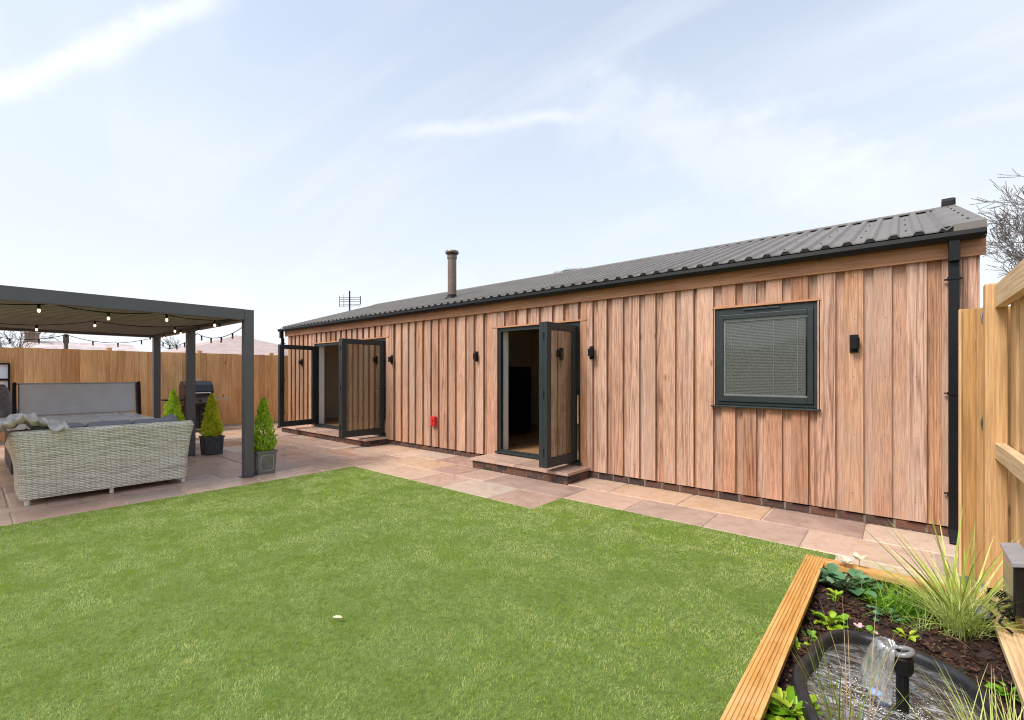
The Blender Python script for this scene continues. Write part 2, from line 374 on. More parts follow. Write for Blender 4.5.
# ------------------------------------------------------------------ ground, paving, lawn
b=MB(); b.box(-900,900,-900,900,-.3,-.06); tag(b.build('ground',GROUND),kind='structure')
b=MB(); b.box(-14.3,-6.56,-6,8.5,-.05,-.010); b.box(-6.56,1.8,3.92,5.66,-.05,-.010); b.box(-6.56,-3.0,3.80,3.92,-.05,-.012)
tag(b.build('paving_mortar_bed',JOINT),kind='structure')
b=MB()
def slab(x0,x1,y0,y1,r=None):
    g=.0075
    x0+=g;x1-=g;y0+=g;y1-=g
    j=lambda:R.uniform(-.003,.003); c=.008; z=R.uniform(-.0015,.0015)
    o=[(x0+j(),y0+j()),(x1+j(),y0+j()),(x1+j(),y1+j()),(x0+j(),y1+j())]
    cx=(x0+x1)/2; cy=(y0+y1)/2
    def ins(p,c): return (p[0]+(c if p[0]<cx else -c),p[1]+(c if p[1]<cy else -c))
    vs=[(p[0],p[1],-.03) for p in o]+[(p[0],p[1],-.006) for p in o]+[ins(p,c)+(z+R.uniform(-.001,.001),) for p in o]
    fs=[(i,(i+1)%4,(i+1)%4+4,i+4) for i in range(4)]+[(i+4,(i+1)%4+4,(i+1)%4+8,i+8) for i in range(4)]+[(8,9,10,11)]
    b.add(vs,fs,r)
# path in front of the house
e=[-1.895-.85*3-.3,-1.895-.85*2-.25,-1.895-.85,-1.895,-1.062,-.25,.58,1.4,1.8]
for i in range(len(e)-1): slab(e[i],e[i+1],5.07,5.65)
e=[-4.9,-4.3,-3.03,-2.25,-1.44,-.648,.2,1.05,1.8]
for i in range(len(e)-1): slab(e[i],e[i+1],4.50,5.07)
def rowfill(x0,x1,y0,y1,ws):
    x=x0
    while x<x1-.05:
        wv=R.choice(ws)
        if x1-x-wv<.25: wv=x1-x
        slab(x,x+wv,y0,y1); x+=wv
rowfill(-6.56,-4.995,5.07,5.65,[.56,.85]); rowfill(-6.56,-4.9,4.5,5.07,[.56,.85])
e=[-6.56,-5.95,-5.1,-4.53,-3.68,-3.03]
for i in range(len(e)-1): slab(e[i],e[i+1],3.92,4.50)
# patio: random layout on a 0.285 grid
gx=.286; nx=int(7.7/gx); ny=int(14.4/gx); occ=np.zeros((nx,ny),bool); x00=-6.56; y00=-6
sizes=[(3,2),(2,3),(2,2),(2,1),(1,2),(3,2),(2,3),(2,2),(1,1)]
for jy in range(ny):
    for ix in range(nx):
        if occ[ix,jy]: continue
        sz=sizes[:]; R.shuffle(sz); sz.append((1,1))
        for (a,c) in sz:
            if ix+a<=nx and jy+c<=ny and not occ[ix:ix+a,jy:jy+c].any():
                occ[ix:ix+a,jy:jy+c]=True
                slab(x00-(ix+a)*gx,x00-ix*gx,y00+jy*gx,y00+(jy+c)*gx); break
tag(b.build('patio_paving',SLAB,recalc=False),kind='structure')

b=MB(); b.box(-6.56,-.45,-4,3.92,-.05,-.003); b.box(-3.03,-.40,3.92,4.5,-.05,-.0035)
tag(b.build('lawn_base',TURFB),kind='structure')
def noise2(x,y,seed,f):
    q=np.random.default_rng(seed); g=q.random((64,64)); u=x*f+20; v=y*f+20
    i=np.floor(u).astype(int); j=np.floor(v).astype(int); a=u-i; c=v-j; a=a*a*(3-2*a); c=c*c*(3-2*c)
    G=lambda p,r: g[p%64,r%64]
    return (G(i,j)*(1-a)+G(i+1,j)*a)*(1-c)+(G(i,j+1)*(1-a)+G(i+1,j+1)*a)*c
def turf():
    P=[]
    def scatter(x0,x1,y0,y1,den):
        n=int((x1-x0)*(y1-y0)*den); P.append(np.stack([rng.uniform(x0,x1,n),rng.uniform(y0,y1,n)],1))
    scatter(-6.555,-.5,-.8,3.925,9000); scatter(-3.025,-.44,3.9,4.505,9000)
    near=np.stack([rng.uniform(-5.2,-.5,190000),rng.uniform(.0,4.4,190000)],1); near=near[~((near[:,0]<-3.03)&(near[:,1]>3.92))]
    dd=-.6455*near[:,0]+.7638*near[:,1]; P.append(near[rng.random(len(near))<np.clip((4.6-dd)/2.6,0,1)])
    p=np.concatenate(P); n=len(p)
    p+=rng.normal(0,.005,p.shape); L=rng.uniform(.010,.019,n); wd=rng.uniform(.0014,.0026,n)
    d=-.6455*p[:,0]+.7638*p[:,1]; wd*=np.clip(d/3.0,1,1.9)
    nn=noise2(p[:,0],p[:,1],3,2.4)*.5+noise2(p[:,0],p[:,1],4,6.5)*.5
    ang=rng.uniform(0,2*np.pi,n); lean=rng.uniform(.2,1.1,n)
    pile=.15+1.1*(nn-.4)            # the pile lies over towards one side in patches
    lx=np.cos(ang)*lean*.75+pile*.55; ly=np.sin(ang)*lean*.75-pile*.6
    sa=rng.uniform(0,2*np.pi,n); sx=np.cos(sa); sy=np.sin(sa)
    V=np.zeros((n,5,3),np.float32)
    for k,(tt,ww) in enumerate(((0,1),(.55,.8))):
        q=tt**1.6
        cx=p[:,0]+lx*L*q; cy=p[:,1]+ly*L*q; cz=L*tt*.85-.004
        V[:,2*k,0]=cx-sx*wd*ww/2; V[:,2*k,1]=cy-sy*wd*ww/2; V[:,2*k,2]=cz
        V[:,2*k+1,0]=cx+sx*wd*ww/2; V[:,2*k+1,1]=cy+sy*wd*ww/2; V[:,2*k+1,2]=cz
    V[:,4,0]=p[:,0]+lx*L; V[:,4,1]=p[:,1]+ly*L; V[:,4,2]=L*np.clip(1-.35*(lx*lx+ly*ly),.35,1)-.004
    me=bpy.data.meshes.new('lawn_grass'); me.vertices.add(n*5); me.vertices.foreach_set('co',V.ravel())
    loops=(np.arange(n)[:,None]*5+np.array([0,1,3,2, 2,3,4])[None]).astype(np.int32).ravel()
    me.loops.add(len(loops)); me.loops.foreach_set('vertex_index',loops)
    me.polygons.add(2*n); st=(np.arange(n)[:,None]*7+np.array([0,4])[None]).astype(np.int32).ravel()
    me.polygons.foreach_set('loop_start',st)
    me.update(calc_edges=True); me.validate()
    a=me.attributes.new('rnd','FLOAT','FACE'); a.data.foreach_set('value',np.repeat(rng.random(n),2).astype(np.float32))
    me.materials.append(TURF)
    o=bpy.data.objects.new('lawn_grass',me); COL.objects.link(o); tag(o,'short artificial grass of the lawn','grass',kind='stuff')
turf()
# a fallen leaf on the lawn
b=MB(); M=Matrix.Translation((-2.36,1.66,.028))@Matrix.Rotation(.6,4,'Z')@Matrix.Rotation(.25,4,'X')
vv=[M@Vector(q) for q in [(-.03,0,0),(-.01,-.010,.004),(.02,-.008,.004),(.035,0,0),(.02,.008,.006),(-.01,.010,.004)]]
b.add(vv,[(0,1,2,3),(0,3,4,5)])
b.v=[(v[0]-.157,v[1]-.266,v[2]) for v in b.v]
tag(b.build('fallen_leaf',PETAL),'tiny pale leaf lying in the middle of the lawn','leaf')
b=MB(); M=Matrix.Translation((-.963,2.52,.026))@Matrix.Rotation(1.9,4,'Z')@Matrix.Rotation(.4,4,'Y')
b.add([M@Vector(q) for q in [(-.02,0,0),(-.005,-.010,.006),(.018,-.004,.002),(.02,.004,.004),(0,.010,.008)]],[(0,1,2),(0,2,3),(0,3,4)])
tag(b.build('fallen_leaf',plain('brown_leaf',(.12,.05,.02),.7)),'tiny brown leaf on the lawn towards the raised bed','leaf')

# ------------------------------------------------------------------ the house
FX0,FX1=-12.75,.507; FY=5.60; BY=11.4
house=thing('timber_bungalow','long low bungalow clad in vertical cedar boards under a dark profiled metal roof','building',(FX0/2,5.6,0))
D1=(-11.2,-8.15,.19,2.19); D2=(-5.045,-3.46,.19,2.19); W1=(-1.647,-.649,1.10,2.19)
# boards
b=MB()
def blocked(x0,x1,z0,z1):
    """z spans left for a board between x0..x1 outside the openings"""
    sp=[(z0,z1)]
    for (a,c,q0,q1) in ((D1[0]-.1,D1[1]+.1,0,2.222),(D2[0]-.1,D2[1]+.1,0,2.222),(W1[0]-.02,W1[1]+.02,1.075,2.222)):
        if x1>a+.001 and x0<c-.001:
            new=[]
            for (s0,s1) in sp:
                if q0>s0: new.append((s0,min(q0,s1)))
                if q1<s1: new.append((max(q1,s0),s1))
            sp=[q for q in new if q[1]-q[0]>.03]
    return sp
def putboard(x0,x1,y0,y1,z0=.1,z1=2.475):
    # split a board where it crosses the side of an opening so that it stays clear of it
    cuts=sorted(set([x0,x1]+[c for c in (D1[0]-.1,D1[1]+.1,D2[0]-.1,D2[1]+.1,W1[0]-.02,W1[1]+.02) if x0+.002<c<x1-.002]))
    r=R.random()
    for a,c in zip(cuts[:-1],cuts[1:]):
        for (s0,s1) in blocked(a,c,z0,z1):
            if c-a>.012: b.box(a,c,y0,y1,s0+R.uniform(-.001,.001) if s0<.2 else s0,s1,r)
x=.04-.231*1; k=0
xs=[]
x=.04+.231
while x>FX0-.3: xs.append(x); x-=.231
for x in xs:
    wv=.142+R.uniform(-.012,.012); a=x+R.uniform(-.008,.008)
    if a+wv<FX0+.02: continue
    putboard(max(a,FX0),min(a+wv,FX1-.092),FY+R.uniform(0,.003),FY+.026)
    putboard(max(a-.12,FX0+.002),min(a+.03,FX1),FY+.039+R.uniform(0,.002),FY+.0585,.089)
b.box(FX1-.09,FX1+.012,FY-.003,FY+.027,.09,2.475)            # corner board
for x in xs:
    for z in (.28,.86,1.42,1.98,2.40):
        q_=x+.071+R.uniform(-.012,.012)
        if FX0+.05<q_<FX1-.12 and not any(a-.12<q_<c+.12 and z<2.26 and (z>lo) for a,c,lo in ((D1[0],D1[1],0),(D2[0],D2[1],0),(W1[0],W1[1],1.0))):
            zz=z+R.uniform(-.01,.01); b.box(q_-.003,q_+.003,FY-.0015,FY+.004,zz-.003,zz+.003,m=1)
# trims beside openings (flat boards in the board plane)
b.box(W1[0]-.205,W1[0]-.021,FY-.006,FY+.024,.1,2.475); b.box(W1[1]+.021,W1[1]+.15,FY-.006,FY+.024,.1,2.475)
for D in (D1,D2):
    b.box(D[0]-.1,D[0]-.012,FY-.006,FY+.024,.1,2.475); b.box(D[1]+.012,D[1]+.1,FY-.006,FY+.024,.1,2.475)
# reveals
for D in (D1,D2,W1):
    z0=D[2]-.02 if D is not W1 else 1.085
    b.box(D[0]-.0115,D[0],FY-.008,FY+.09,z0,2.2); b.box(D[1],D[1]+.0115,FY-.008,FY+.09,z0,2.2)
# gable walls
for gx_ in (FX1-.02,FX0):
    y=FY+.055
    while y<BY:
        y1=min(y+.14,BY); zt=2.62+ (min(y,BY-(y1-FY))-5.45)*.33 if False else 2.50+ (1.0-abs((y+y1)/2-8.5)/3.0)*1.0
        b.box(gx_,gx_+.022,y,y1-.004,.1,zt); y+=.14
yb=BY
x=FX0
while x<FX1: b.box(x,min(x+.2,FX1)-.004,BY,BY+.025,.1,2.55); x+=.2
clad=b.build('cladding',[CEDAR,SCREW],house,bevel=.0025)
# header trims
for D,e_ in ((D1,.1),(D2,.1),(W1,.03)):
    b=MB(); b.box(D[0]-e_,D[1]+e_,FY-.012,FY+.06,2.201,2.223); b.build('opening_head_trim',CEDARX,house)
# core walls with the openings left free, inner faces plastered
b=MB(); y0,y1=FY+.060,FY+.22
def wallspan(x0,x1,z0,z1): b.box(x0,x1,y0,y1,z0,z1)
xx=[FX0+.03,D1[0],D1[1],D2[0],D2[1],W1[0],W1[1],FX1-.03]
for i in (0,2,4,6): wallspan(xx[i],xx[i+1],.1,2.6)
for D in (D1,D2): wallspan(D[0],D[1],2.19,2.6)
wallspan(W1[0],W1[1],.1,1.10); wallspan(W1[0],W1[1],2.19,2.6)
b.box(FX0+.03,FX1-.03,BY-.2,BY-.005,.1,2.6)
b.box(FX0+.026,FX0+.2,y1+.001,BY-.2,.1,2.5); b.box(FX1-.2,FX1-.026,y1+.001,BY-.2,.1,2.5)
for px_ in (-7.3,-2.5): b.box(px_,px_+.12,y1+.001,BY-.201,.19,2.5)
b.box(-7.18,-2.5,9.3,9.4,.19,2.5); b.box(FX0+.2,-7.3,9.6,9.7,.19,2.5)
b.build('wall',PLAST,house)
b=MB(); b.box(FX0+.2,FX1-.2,y1-.1,BY-.2,2.505,2.56); b.build('ceiling',plain('ceiling_paint',(.5,.48,.45),.8),house)
b=MB()
x=FX0+.2
while x<FX1-.2:
    yq=FY+.15
    while yq<BY-.2:
        L=1.2; b.box(x,x+.178,yq,min(yq+L,BY-.2)-.003,.12,.186); yq+=L
    x+=.18
b.build('interior_floor',wood('oak_floor',[(.30,.17,.08),(.36,.21,.10),(.26,.14,.06)],'y',1,rough=.35),house)
# brick plinth (individual bricks on a mortar core)
b=MB(); y0=5.63
b.box(FX0+.01,FX1-.012,y0+.006,y0+.1,-.06,.078,m=1)
for row,z0 in enumerate((-.058,.014)):
    x=FX0+(.11 if row else 0)
    while x<FX1-.01:
        x1=min(x+.215,FX1-.01); b.box(x+.005,x1-.005,y0+R.uniform(-.002,.002),y0+.09,z0,z0+.065); x+=.225
b.box(FX0+.02,FX1-.02,y0+.11,BY,-.05,.118,m=1)
b.build('brick_plinth',[BRICK,MORTAR],house,bevel=.002)
# steps: brick base with stone slabs
def step(x0,x1,yf):
    b=MB(); b.box(x0+.008,x1-.008,yf+.008,5.629,-.02,.112,m=1)
    for row,z0 in enumerate((-.028,.045)):
        x=x0+(.08 if row else 0)-.0
        if row: b.box(x0,x0+.07,yf,yf+.09,z0,z0+.065)
        while x<x1-.03:
            xe=min(x+.205,x1); b.box(x+.004,xe-.004,yf+R.uniform(-.002,.002),yf+.09,z0,z0+.065); x+=.213
        for xs_ in (x0,x1-.09):
            y=yf+.1
            while y<5.6: b.box(xs_,xs_+.09,y,min(y+.2,5.62),z0,z0+.065); y+=.21
    o=b.build('door_step',[BRICK,MORTAR],house,bevel=.002)
    b=MB(); n=max(2,round((x1-x0)/.85)); d=(x1-x0+.05)/n
    for i in range(n):
        b.box(x0-.025+i*d+.003,x0-.025+(i+1)*d-.003,yf-.03,5.632,.114,.152,R.choice([.0,.17,.05,.8]))
    b.build('step_slab',SLAB,o,bevel=.005)
step(-5.09,-3.33,5.07); step(-11.9,-8.1,5.10)
# fascia, barge boards
b=MB(); b.box(FX0-.05,FX1+.045,FY-.032,FY-.008,2.465,2.66)
b.build('fascia',CEDARX,house,bevel=.003)
for gx_ in (FX1+.024,FX0-.05):
    b=MB(); b.prism([(FY-.007,2.47),(8.5,3.44),(11.42,2.47),(11.42,2.66),(8.5,3.64),(FY-.007,2.66)],'x',gx_,gx_+.025); b.build('barge_board',CEDARX,house)
# soffit
b=MB(); b.box(FX0-.02,FX1+.02,FY-.007,FY+.055,2.476,2.50); b.build('soffit',CEDARX,house)
# roof sheets
EY,EZ,RY,RZ=5.45,2.695,8.5,3.675
sl_=(RZ-EZ)/(RY-EY)
def roofslope(back=False):
    b=MB(); pr=[]; x=FX0-.06; per=.1722
    # crest phase matched to the eaves
    x=-.049-per*74-per/2
    pts=[]
    while x<.33:
        c=x+per/2
        if c>FX0-.02: pts+=[(c-.044,0),(c-.022,.030),(c+.022,.030),(c+.044,0)]
        x+=per
    pts=[(FX0-.07,0)]+[p for p in pts if p[0]>FX0-.065 and p[0]<.30]+[(.31,0)]
    nrow=2
    A=[]; B=[]
    for (xx_,h) in pts:
        if not back: A.append((xx_,EY,EZ+h)); B.append((xx_,RY+.01,RZ+h+.0032))
        else: A.append((xx_,2*RY-EY,EZ+h)); B.append((xx_,RY-.01,RZ+h))
    n=len(pts); th=.012
    vs=A+B+[(p[0],p[1],p[2]-th) for p in A]+[(p[0],p[1],p[2]-th) for p in B]
    fs=[(i,i+1,n+i+1,n+i) for i in range(n-1)]+[(2*n+i,3*n+i,3*n+i+1,2*n+i+1) for i in range(n-1)]+[(i,2*n+i,2*n+i+1,i+1) for i in range(n-1)]
    fs+=[(0,n,3*n,2*n),(n-1,2*n+n-1,3*n+n-1,2*n-1)]
    b.add(vs,fs,.5)
    if not back:
        x=-.049-per*74
        while x<.31:
            if x>FX0-.02: b.prism([(x-.040,EZ-.012),(x-.020,EZ+.0165),(x+.020,EZ+.0165),(x+.040,EZ-.012)],'y',EY+.004,EY+.06,m=2)  # black plugs stand for the shade inside the open rib ends
            x+=per
        b.box(.285,.344,EY+.002,EY+.05,EZ-.02,EZ+.028,m=2)
        # verge flashing at the right-hand gable
        M=1
        def sl(y,dz): return (y,EZ+(y-EY)*sl_+dz)
        for (xa,xb,d0,d1) in ((.302,.345,.002,.036),(.345,.545,.036,.042)):
            vs=[(xa,)+sl(EY-.01,d0),(xb,)+sl(EY-.01,d1),(xb,)+sl(RY+.01,d1),(xa,)+sl(RY+.01,d0)]
            b.add(vs+[(v[0],v[1],v[2]-.012) for v in vs],[(0,1,2,3),(7,6,5,4),(0,4,5,1),(1,5,6,2),(2,6,7,3),(3,7,4,0)],.5)
        b.add([(.545,)+sl(EY-.01,.042),(.545,)+sl(RY+.01,.042),(.545,)+sl(RY+.01,-.09),(.545,)+sl(EY-.01,-.09),(.533,)+sl(EY-.01,.03),(.533,)+sl(RY+.01,.03),(.533,)+sl(RY+.01,-.09),(.533,)+sl(EY-.01,-.09)],[(0,3,2,1),(4,5,6,7),(2,3,7,6),(0,4,7,3)],.5)
        b.add([(.345,)+sl(EY-.012,.036),(.545,)+sl(EY-.012,.042),(.545,)+sl(EY-.012,-.03),(.345,)+sl(EY-.012,-.03)],[(0,1,2,3)],.5)
        # fixing screws
        for k in range(6):
            y=EY+.35+k*.45; z=EZ+(y-EY)*sl_+.038; b.lathe([(.010,0),(.010,.008),(.003,.012)],(.46,y,z),8,.5,1)
        x=-.049-per*74
        while x<.3:
            for y in (EY+.45,EY+1.25,EY+2.1):
                z=EZ+(y-EY)*sl_; b.lathe([(.008,0),(.008,.008),(.003,.011)],(x+per*.5,y,z),6,.5,1)
            x+=per*2
    return b
roof=roofslope().build('roof',[ROOFM,SCREW,BLACK],house,recalc=False)
b=MB(); b.prism([(5.56,2.664),(8.5,3.60),(11.42,2.664),(11.42,2.645),(8.5,3.56),(5.56,2.645)],'x',FX0-.02,FX1+.02); b.build('roof_underlay',BLACK,house)
roofslope(True).build('rear_roof',[ROOFM,SCREW],house,recalc=False)
b=MB()
b.prism([(8.30,3.643),(8.5,3.712),(8.70,3.643),(8.70,3.631),(8.5,3.699),(8.30,3.631)],'x',FX0-.08,.50)
b.build('ridge_cap',ROOFM,roof)
b=MB(); b.tube([(.42,8.5,3.735),(.54,8.5,3.735)],[.075,.075],12); b.box(.42,.54,8.42,8.58,3.66,3.73); b.box(.541,.556,8.44,8.56,3.70,3.79)
b.build('ridge_end_cap',BLACK,roof,bevel=.004)
b=MB(); b.box(FX0-.05,FX1+.04,FY-.007,8.4,2.60,2.605)
# gutter + downpipes
b=MB(); prof=[(5.43,2.668),(5.425,2.63),(5.445,2.598),(5.53,2.598),(5.55,2.63),(5.55,2.672),(5.542,2.672),(5.540,2.635),(5.524,2.608),(5.452,2.608),(5.436,2.635),(5.438,2.668)]
b.prism(prof,'x',FX0-.17,.545)
gut=b.build('gutter',BLACK,house)
def downpipe(x,ytop):
    b=MB(); b.box(x-.034,x+.034,5.49,5.558,.05,2.42)
    b.box(x-.036,x+.036,5.45,5.54,2.42,2.62); b.bar((x,5.52,.09),(x,5.40,.0),.068,.06)
    d=b.build('downpipe',BLACK,house,bevel=.004)
    for z in (2.28,1.28,.40):
        b=MB(); b.box(x-.060,x+.060,5.560,5.580,z-.006,z+.006); b.box(x-.041,x+.041,5.483,5.572,z-.012,z+.012); b.build('pipe_clip',BLACK,d)
downpipe(.352,5.5); downpipe(-12.83,5.5)
# flue on the front slope
fl=(-6.85,6.25); fz=EZ+(fl[1]-EY)*sl_
b=MB(); b.lathe([(.087,-.12),(.087,.86)],fl+(fz,),24); b.build('flue',FLUEM,house,smooth=False)
flo=house.children[-1]
b=MB(); b.lathe([(.16,0),(.14,.03),(.095,.07),(.092,.10)],fl+(fz-.02,),20); b.build('flue_flashing',BLACK,flo)
b=MB(); b.lathe([(.098,.80),(.098,.86)],fl+(fz,),24); b.lathe([(.035,.86),(.035,.90)],fl+(fz,),12); b.lathe([(.13,.90),(.135,.925),(.125,.95),(.03,.965)],fl+(fz,),24)
for a in range(4):
    b.bar((fl[0]+.085*math.cos(a*1.57+.7),fl[1]+.085*math.sin(a*1.57+.7),fz+.85),(fl[0]+.085*math.cos(a*1.57+.7),fl[1]+.085*math.sin(a*1.57+.7),fz+.92),.014,.014)
b.build('flue_cowl',FLUEM,flo)
# low pipe vent on the ridge
b=MB(); vx=-5.75; b.tube([(vx-.28,8.75,3.74),(vx,8.7,3.79),(vx+.45,8.6,3.73)],[.05,.035,.03],8); b.lathe([(.07,-.02),(.075,.05),(.02,.07)],(vx-.3,8.75,3.74),12)
b.build('ridge_vent',STEEL,roof)

# ---- doors
def leaf(parent,hinge,ang,L,z0=.215,z1=2.165,handle=False,th=.065,blind=False):
    """a glazed leaf hinged at (x,y) and swung by ang (radians from +x)"""
    M=Matrix.Translation((hinge[0],hinge[1],0))@Matrix.Rotation(ang,4,'Z')
    s=.085; b=MB()
    b.box(0,s,-th/2,th/2,z0,z1,M=M); b.box(L-s,L,-th/2,th/2,z0,z1,M=M)
    b.box(s,L-s,-th/2,th/2,z0,z0+.11,M=M); b.box(s,L-s,-th/2,th/2,z1-s,z1,M=M)
    # glazing beads
    for sy in (-1,1):
        q=th/2*.55
        b.box(s,s+.014,sy*q-.012,sy*q+.012,z0+.11,z1-s,M=M); b.box(L-s-.014,L-s,sy*q-.012,sy*q+.012,z0+.11,z1-s,M=M)
        b.box(s+.014,L-s-.014,sy*q-.012,sy*q+.012,z0+.11,z0+.124,M=M); b.box(s+.014,L-s-.014,sy*q-.012,sy*q+.012,z1-s-.014,z1-s,M=M)
    o=b.build('door_leaf',ANTH,parent,bevel=.003)
    return o,M,(s,L-s,z0+.11,z1-s)
def bifold(D,leaves,name='bifold_door'):
    b=MB(); ya,yb=FY+.02,FY+.09; f=.05
    b.box(D[0]+.0005,D[0]+f,ya,yb,D[2],D[3]); b.box(D[1]-f,D[1]-.0005,ya,yb,D[2],D[3])
    b.box(D[0]+f,D[1]-f,ya,yb,D[3]-f,D[3]-.0005); b.box(D[0]+f,D[1]-f,ya,yb,D[2],D[2]+.022)
    b.box(D[0]-.02,D[1]+.02,FY-.05,ya-.001,D[2]-.02,D[2]+.006)
    b.box(D[0]+f,D[1]-f,ya+.02,ya+.028,D[2]+.0221,D[2]+.030)
    dr=b.build(name,ANTH,house,bevel=.003)
    b=MB()   # white plastered reveal boards behind the frame
    for xa,xb in ((D[0]+.002,D[0]+.03),(D[1]-.03,D[1]-.002)): b.box(xa,xb,yb+.001,FY+.24,D[2],D[3]-.002)
    b.box(D[0]+.03,D[1]-.03,yb+.001,FY+.24,D[3]-.03,D[3]-.002); b.box(D[0]-.08,D[0]+.02,FY+.221,FY+.24,D[2],D[3]+.06)
    b.build('inner_lining',WHITE,dr)
    for args in leaves:
        h,a,L,hd=args
        o,M,g=leaf(dr,h,a,L,D[2]+.026,D[3]-.052)
        # the children of a door are sub-parts of the house
        b=MB()
        for sy in (-.010,.010): b.box(g[0]-.008,g[1]+.008,sy-.002,sy+.002,g[2]-.008,g[3]+.008,M=M)
        p=b.build('pane',CLEARG if hd==1 else GLASS,dr)
        for z in (.42,1.18,1.95):
            b=MB(); b.tube([M@Vector((-.0,-.045,z-.05)),M@Vector((-.0,-.045,z+.05))],.011,8); b.build('hinge',BLACK,dr)
        if hd:
            b=MB(); b.box(L-.06,L-.03,-.05,.05,1.02,1.16,M=M); b.box(L-.16,L-.03,-.072,-.058,1.10,1.122,M=M); b.box(L-.055,L-.035,-.06,.0,1.10,1.122,M=M)
            b.build('handle',STEEL if hd==2 else BLACK,dr,bevel=.003)
    return dr
T=rad
bifold(D2,[((D2[1]-.085,FY-.0),T(-91),.72,0),((D2[1]-.165,FY-.72),T(90.5),.715,0)])
bifold(D1,[((D1[1]-.075,FY-.0),T(-91),.95,0),((D1[1]-.155,FY-.95),T(90.5),.945,2),((D1[0]+.07,FY-.01),T(-82),.95,1)])
# blind head in the folded leaf of the near door
# ---- window
win=MB(); x0,x1,z0,z1=W1; ya,yb=FY+.012,FY+.085; f=.035
for q in ((x0+.001,x0+f,z0,z1),(x1-f,x1-.001,z0,z1)): win.box(q[0],q[1],ya,yb,q[2],q[3]-.001)
win.box(x0+f,x1-f,ya,yb,z1-f-.03,z1-.001); win.box(x0+f,x1-f,ya,yb,z0,z0+f)
wo_=win.build('window',ANTH,house,bevel=.003)
b=MB(); s=.05; xa,xb,za,zb=x0+f+.002,x1-f-.002,z0+f+.002,z1-f-.032; ys,ye=FY-.002,FY+.07
b.box(xa,xa+s,ys,ye,za,zb); b.box(xb-s,xb,ys,ye,za,zb); b.box(xa+s,xb-s,ys,ye,za,za+s+.02); b.box(xa+s,xb-s,ys,ye,zb-s,zb)
b.build('sash',ANTH,wo_,bevel=.004)
b=MB(); b.box(x0+.30,x1-.34,FY-.004,FY+.0115,z1-.030,z1-.012); b.build('trickle_vent',ANTH,wo_,bevel=.002)
ga=(xa+s,xb-s,za+s+.02,zb-s)
b=MB(); b.box(ga[0]-.006,ga[1]+.006,FY+.016,FY+.020,ga[2]-.006,ga[3]+.006); b.build('pane',WGLASS,wo_)
BL=flat('blind_slat',(.27,.275,.272),.6); BLF=flat('blind_frame',(.62,.64,.64),.5)
b=MB(); zq=ga[2]+.012
while zq<ga[3]-.035:
    b.add([(ga[0]+.02,FY+.032,zq),(ga[1]-.02,FY+.032,zq),(ga[1]-.02,FY+.037,zq+.0185),(ga[0]+.02,FY+.037,zq+.0185),(ga[0]+.02,FY+.0326,zq-.0002),(ga[1]-.02,FY+.0326,zq-.0002),(ga[1]-.02,FY+.0376,zq+.0183),(ga[0]+.02,FY+.0376,zq+.0183)],[(0,1,2,3),(7,6,5,4),(0,4,5,1),(2,6,7,3)])
    zq+=.0165
b.build('blind_slats',BL,wo_)
b=MB(); b.box(ga[0],ga[1],FY+.024,FY+.044,ga[3]-.030,ga[3]); b.box(ga[0],ga[0]+.020,FY+.024,FY+.044,ga[2],ga[3]-.030); b.box(ga[0]+.02,ga[1],FY+.026,FY+.044,ga[2],ga[2]+.012)
for fx in (.10,.35,.62,.89):
    xq=ga[0]+(ga[1]-ga[0])*fx; b.box(xq-.0015,xq+.0015,FY+.0265,FY+.0285,ga[2]+.012,ga[3]-.03)
b.build('blind_headrail',BLF,wo_)
b=MB(); b.box(ga[0]-.02,ga[1]+.02,FY+.050,FY+.055,ga[2]-.02,ga[3]+.02); b.build('blind_backing',flat('dim_inner_pane',(.05,.055,.055),.3),wo_)
b=MB(); b.prism([(FY-.055,1.075),(FY-.055,1.088),(FY+.06,1.0995),(FY+.06,1.075)],'x',x0-.035,x1+.03); b.build('sill',ANTH,wo_,bevel=.002)

# ---- furniture glimpsed indoors
OAK=wood('chair_oak',[(.42,.24,.10),(.46,.27,.12)],'z',1,rough=.45)
ch=thing('wooden_chair','wooden chair standing indoors behind the glass of the near doors','chair',(-4.27,6.35,.19))
b=MB(); b.box(-4.50,-4.04,6.15,6.55,.60,.64); b.build('seat',OAK,ch,bevel=.006)
for lx in (-4.48,-4.10):
    b=MB(); b.box(lx,lx+.04,6.17,6.21,.187,.60); b.build('leg',OAK,ch)
    b=MB(); b.box(lx,lx+.04,6.50,6.54,.187,1.10); b.build('leg',OAK,ch)
b=MB(); b.box(-4.44,-4.10,6.505,6.53,.95,1.08); b.box(-4.44,-4.10,6.505,6.53,.74,.80)
b.build('backrest',OAK,ch,bevel=.004)
tv=thing('media_cabinet','tall black cabinet in the dark room seen through the near doorway','cabinet',(-6.35,7.6,.187))
b=MB(); b.box(-6.75,-6.05,7.4,7.8,.187,1.6); b.build('carcass',BLACK,tv,bevel=.005)
b=MB(); b.box(-6.73,-6.42,7.385,7.399,.25,1.55); b.build('cabinet_door',BLACKG,tv,bevel=.002)
b=MB(); b.box(-6.38,-6.07,7.385,7.399,.25,1.55); b.build('cabinet_door',BLACKG,tv,bevel=.002)
DKF=plain('charcoal_fabric',(.03,.03,.034),.9,0,.2,.2,60,.2)
ds=thing('indoor_sofa','low charcoal sofa in the dark room behind the near doorway','sofa',(-5.2,8.3,.187))
b=MB(); b.box(-6.0,-4.3,7.95,8.8,.187,.60); b.build('seat',DKF,ds,bevel=.04)
b=MB(); b.box(-6.0,-4.3,8.6,8.85,.601,.98); b.build('backrest',DKF,ds,bevel=.05)
kc=thing('kitchen_island','dark kitchen island in the room behind the far doorway','kitchen island',(-10.3,8,.187))
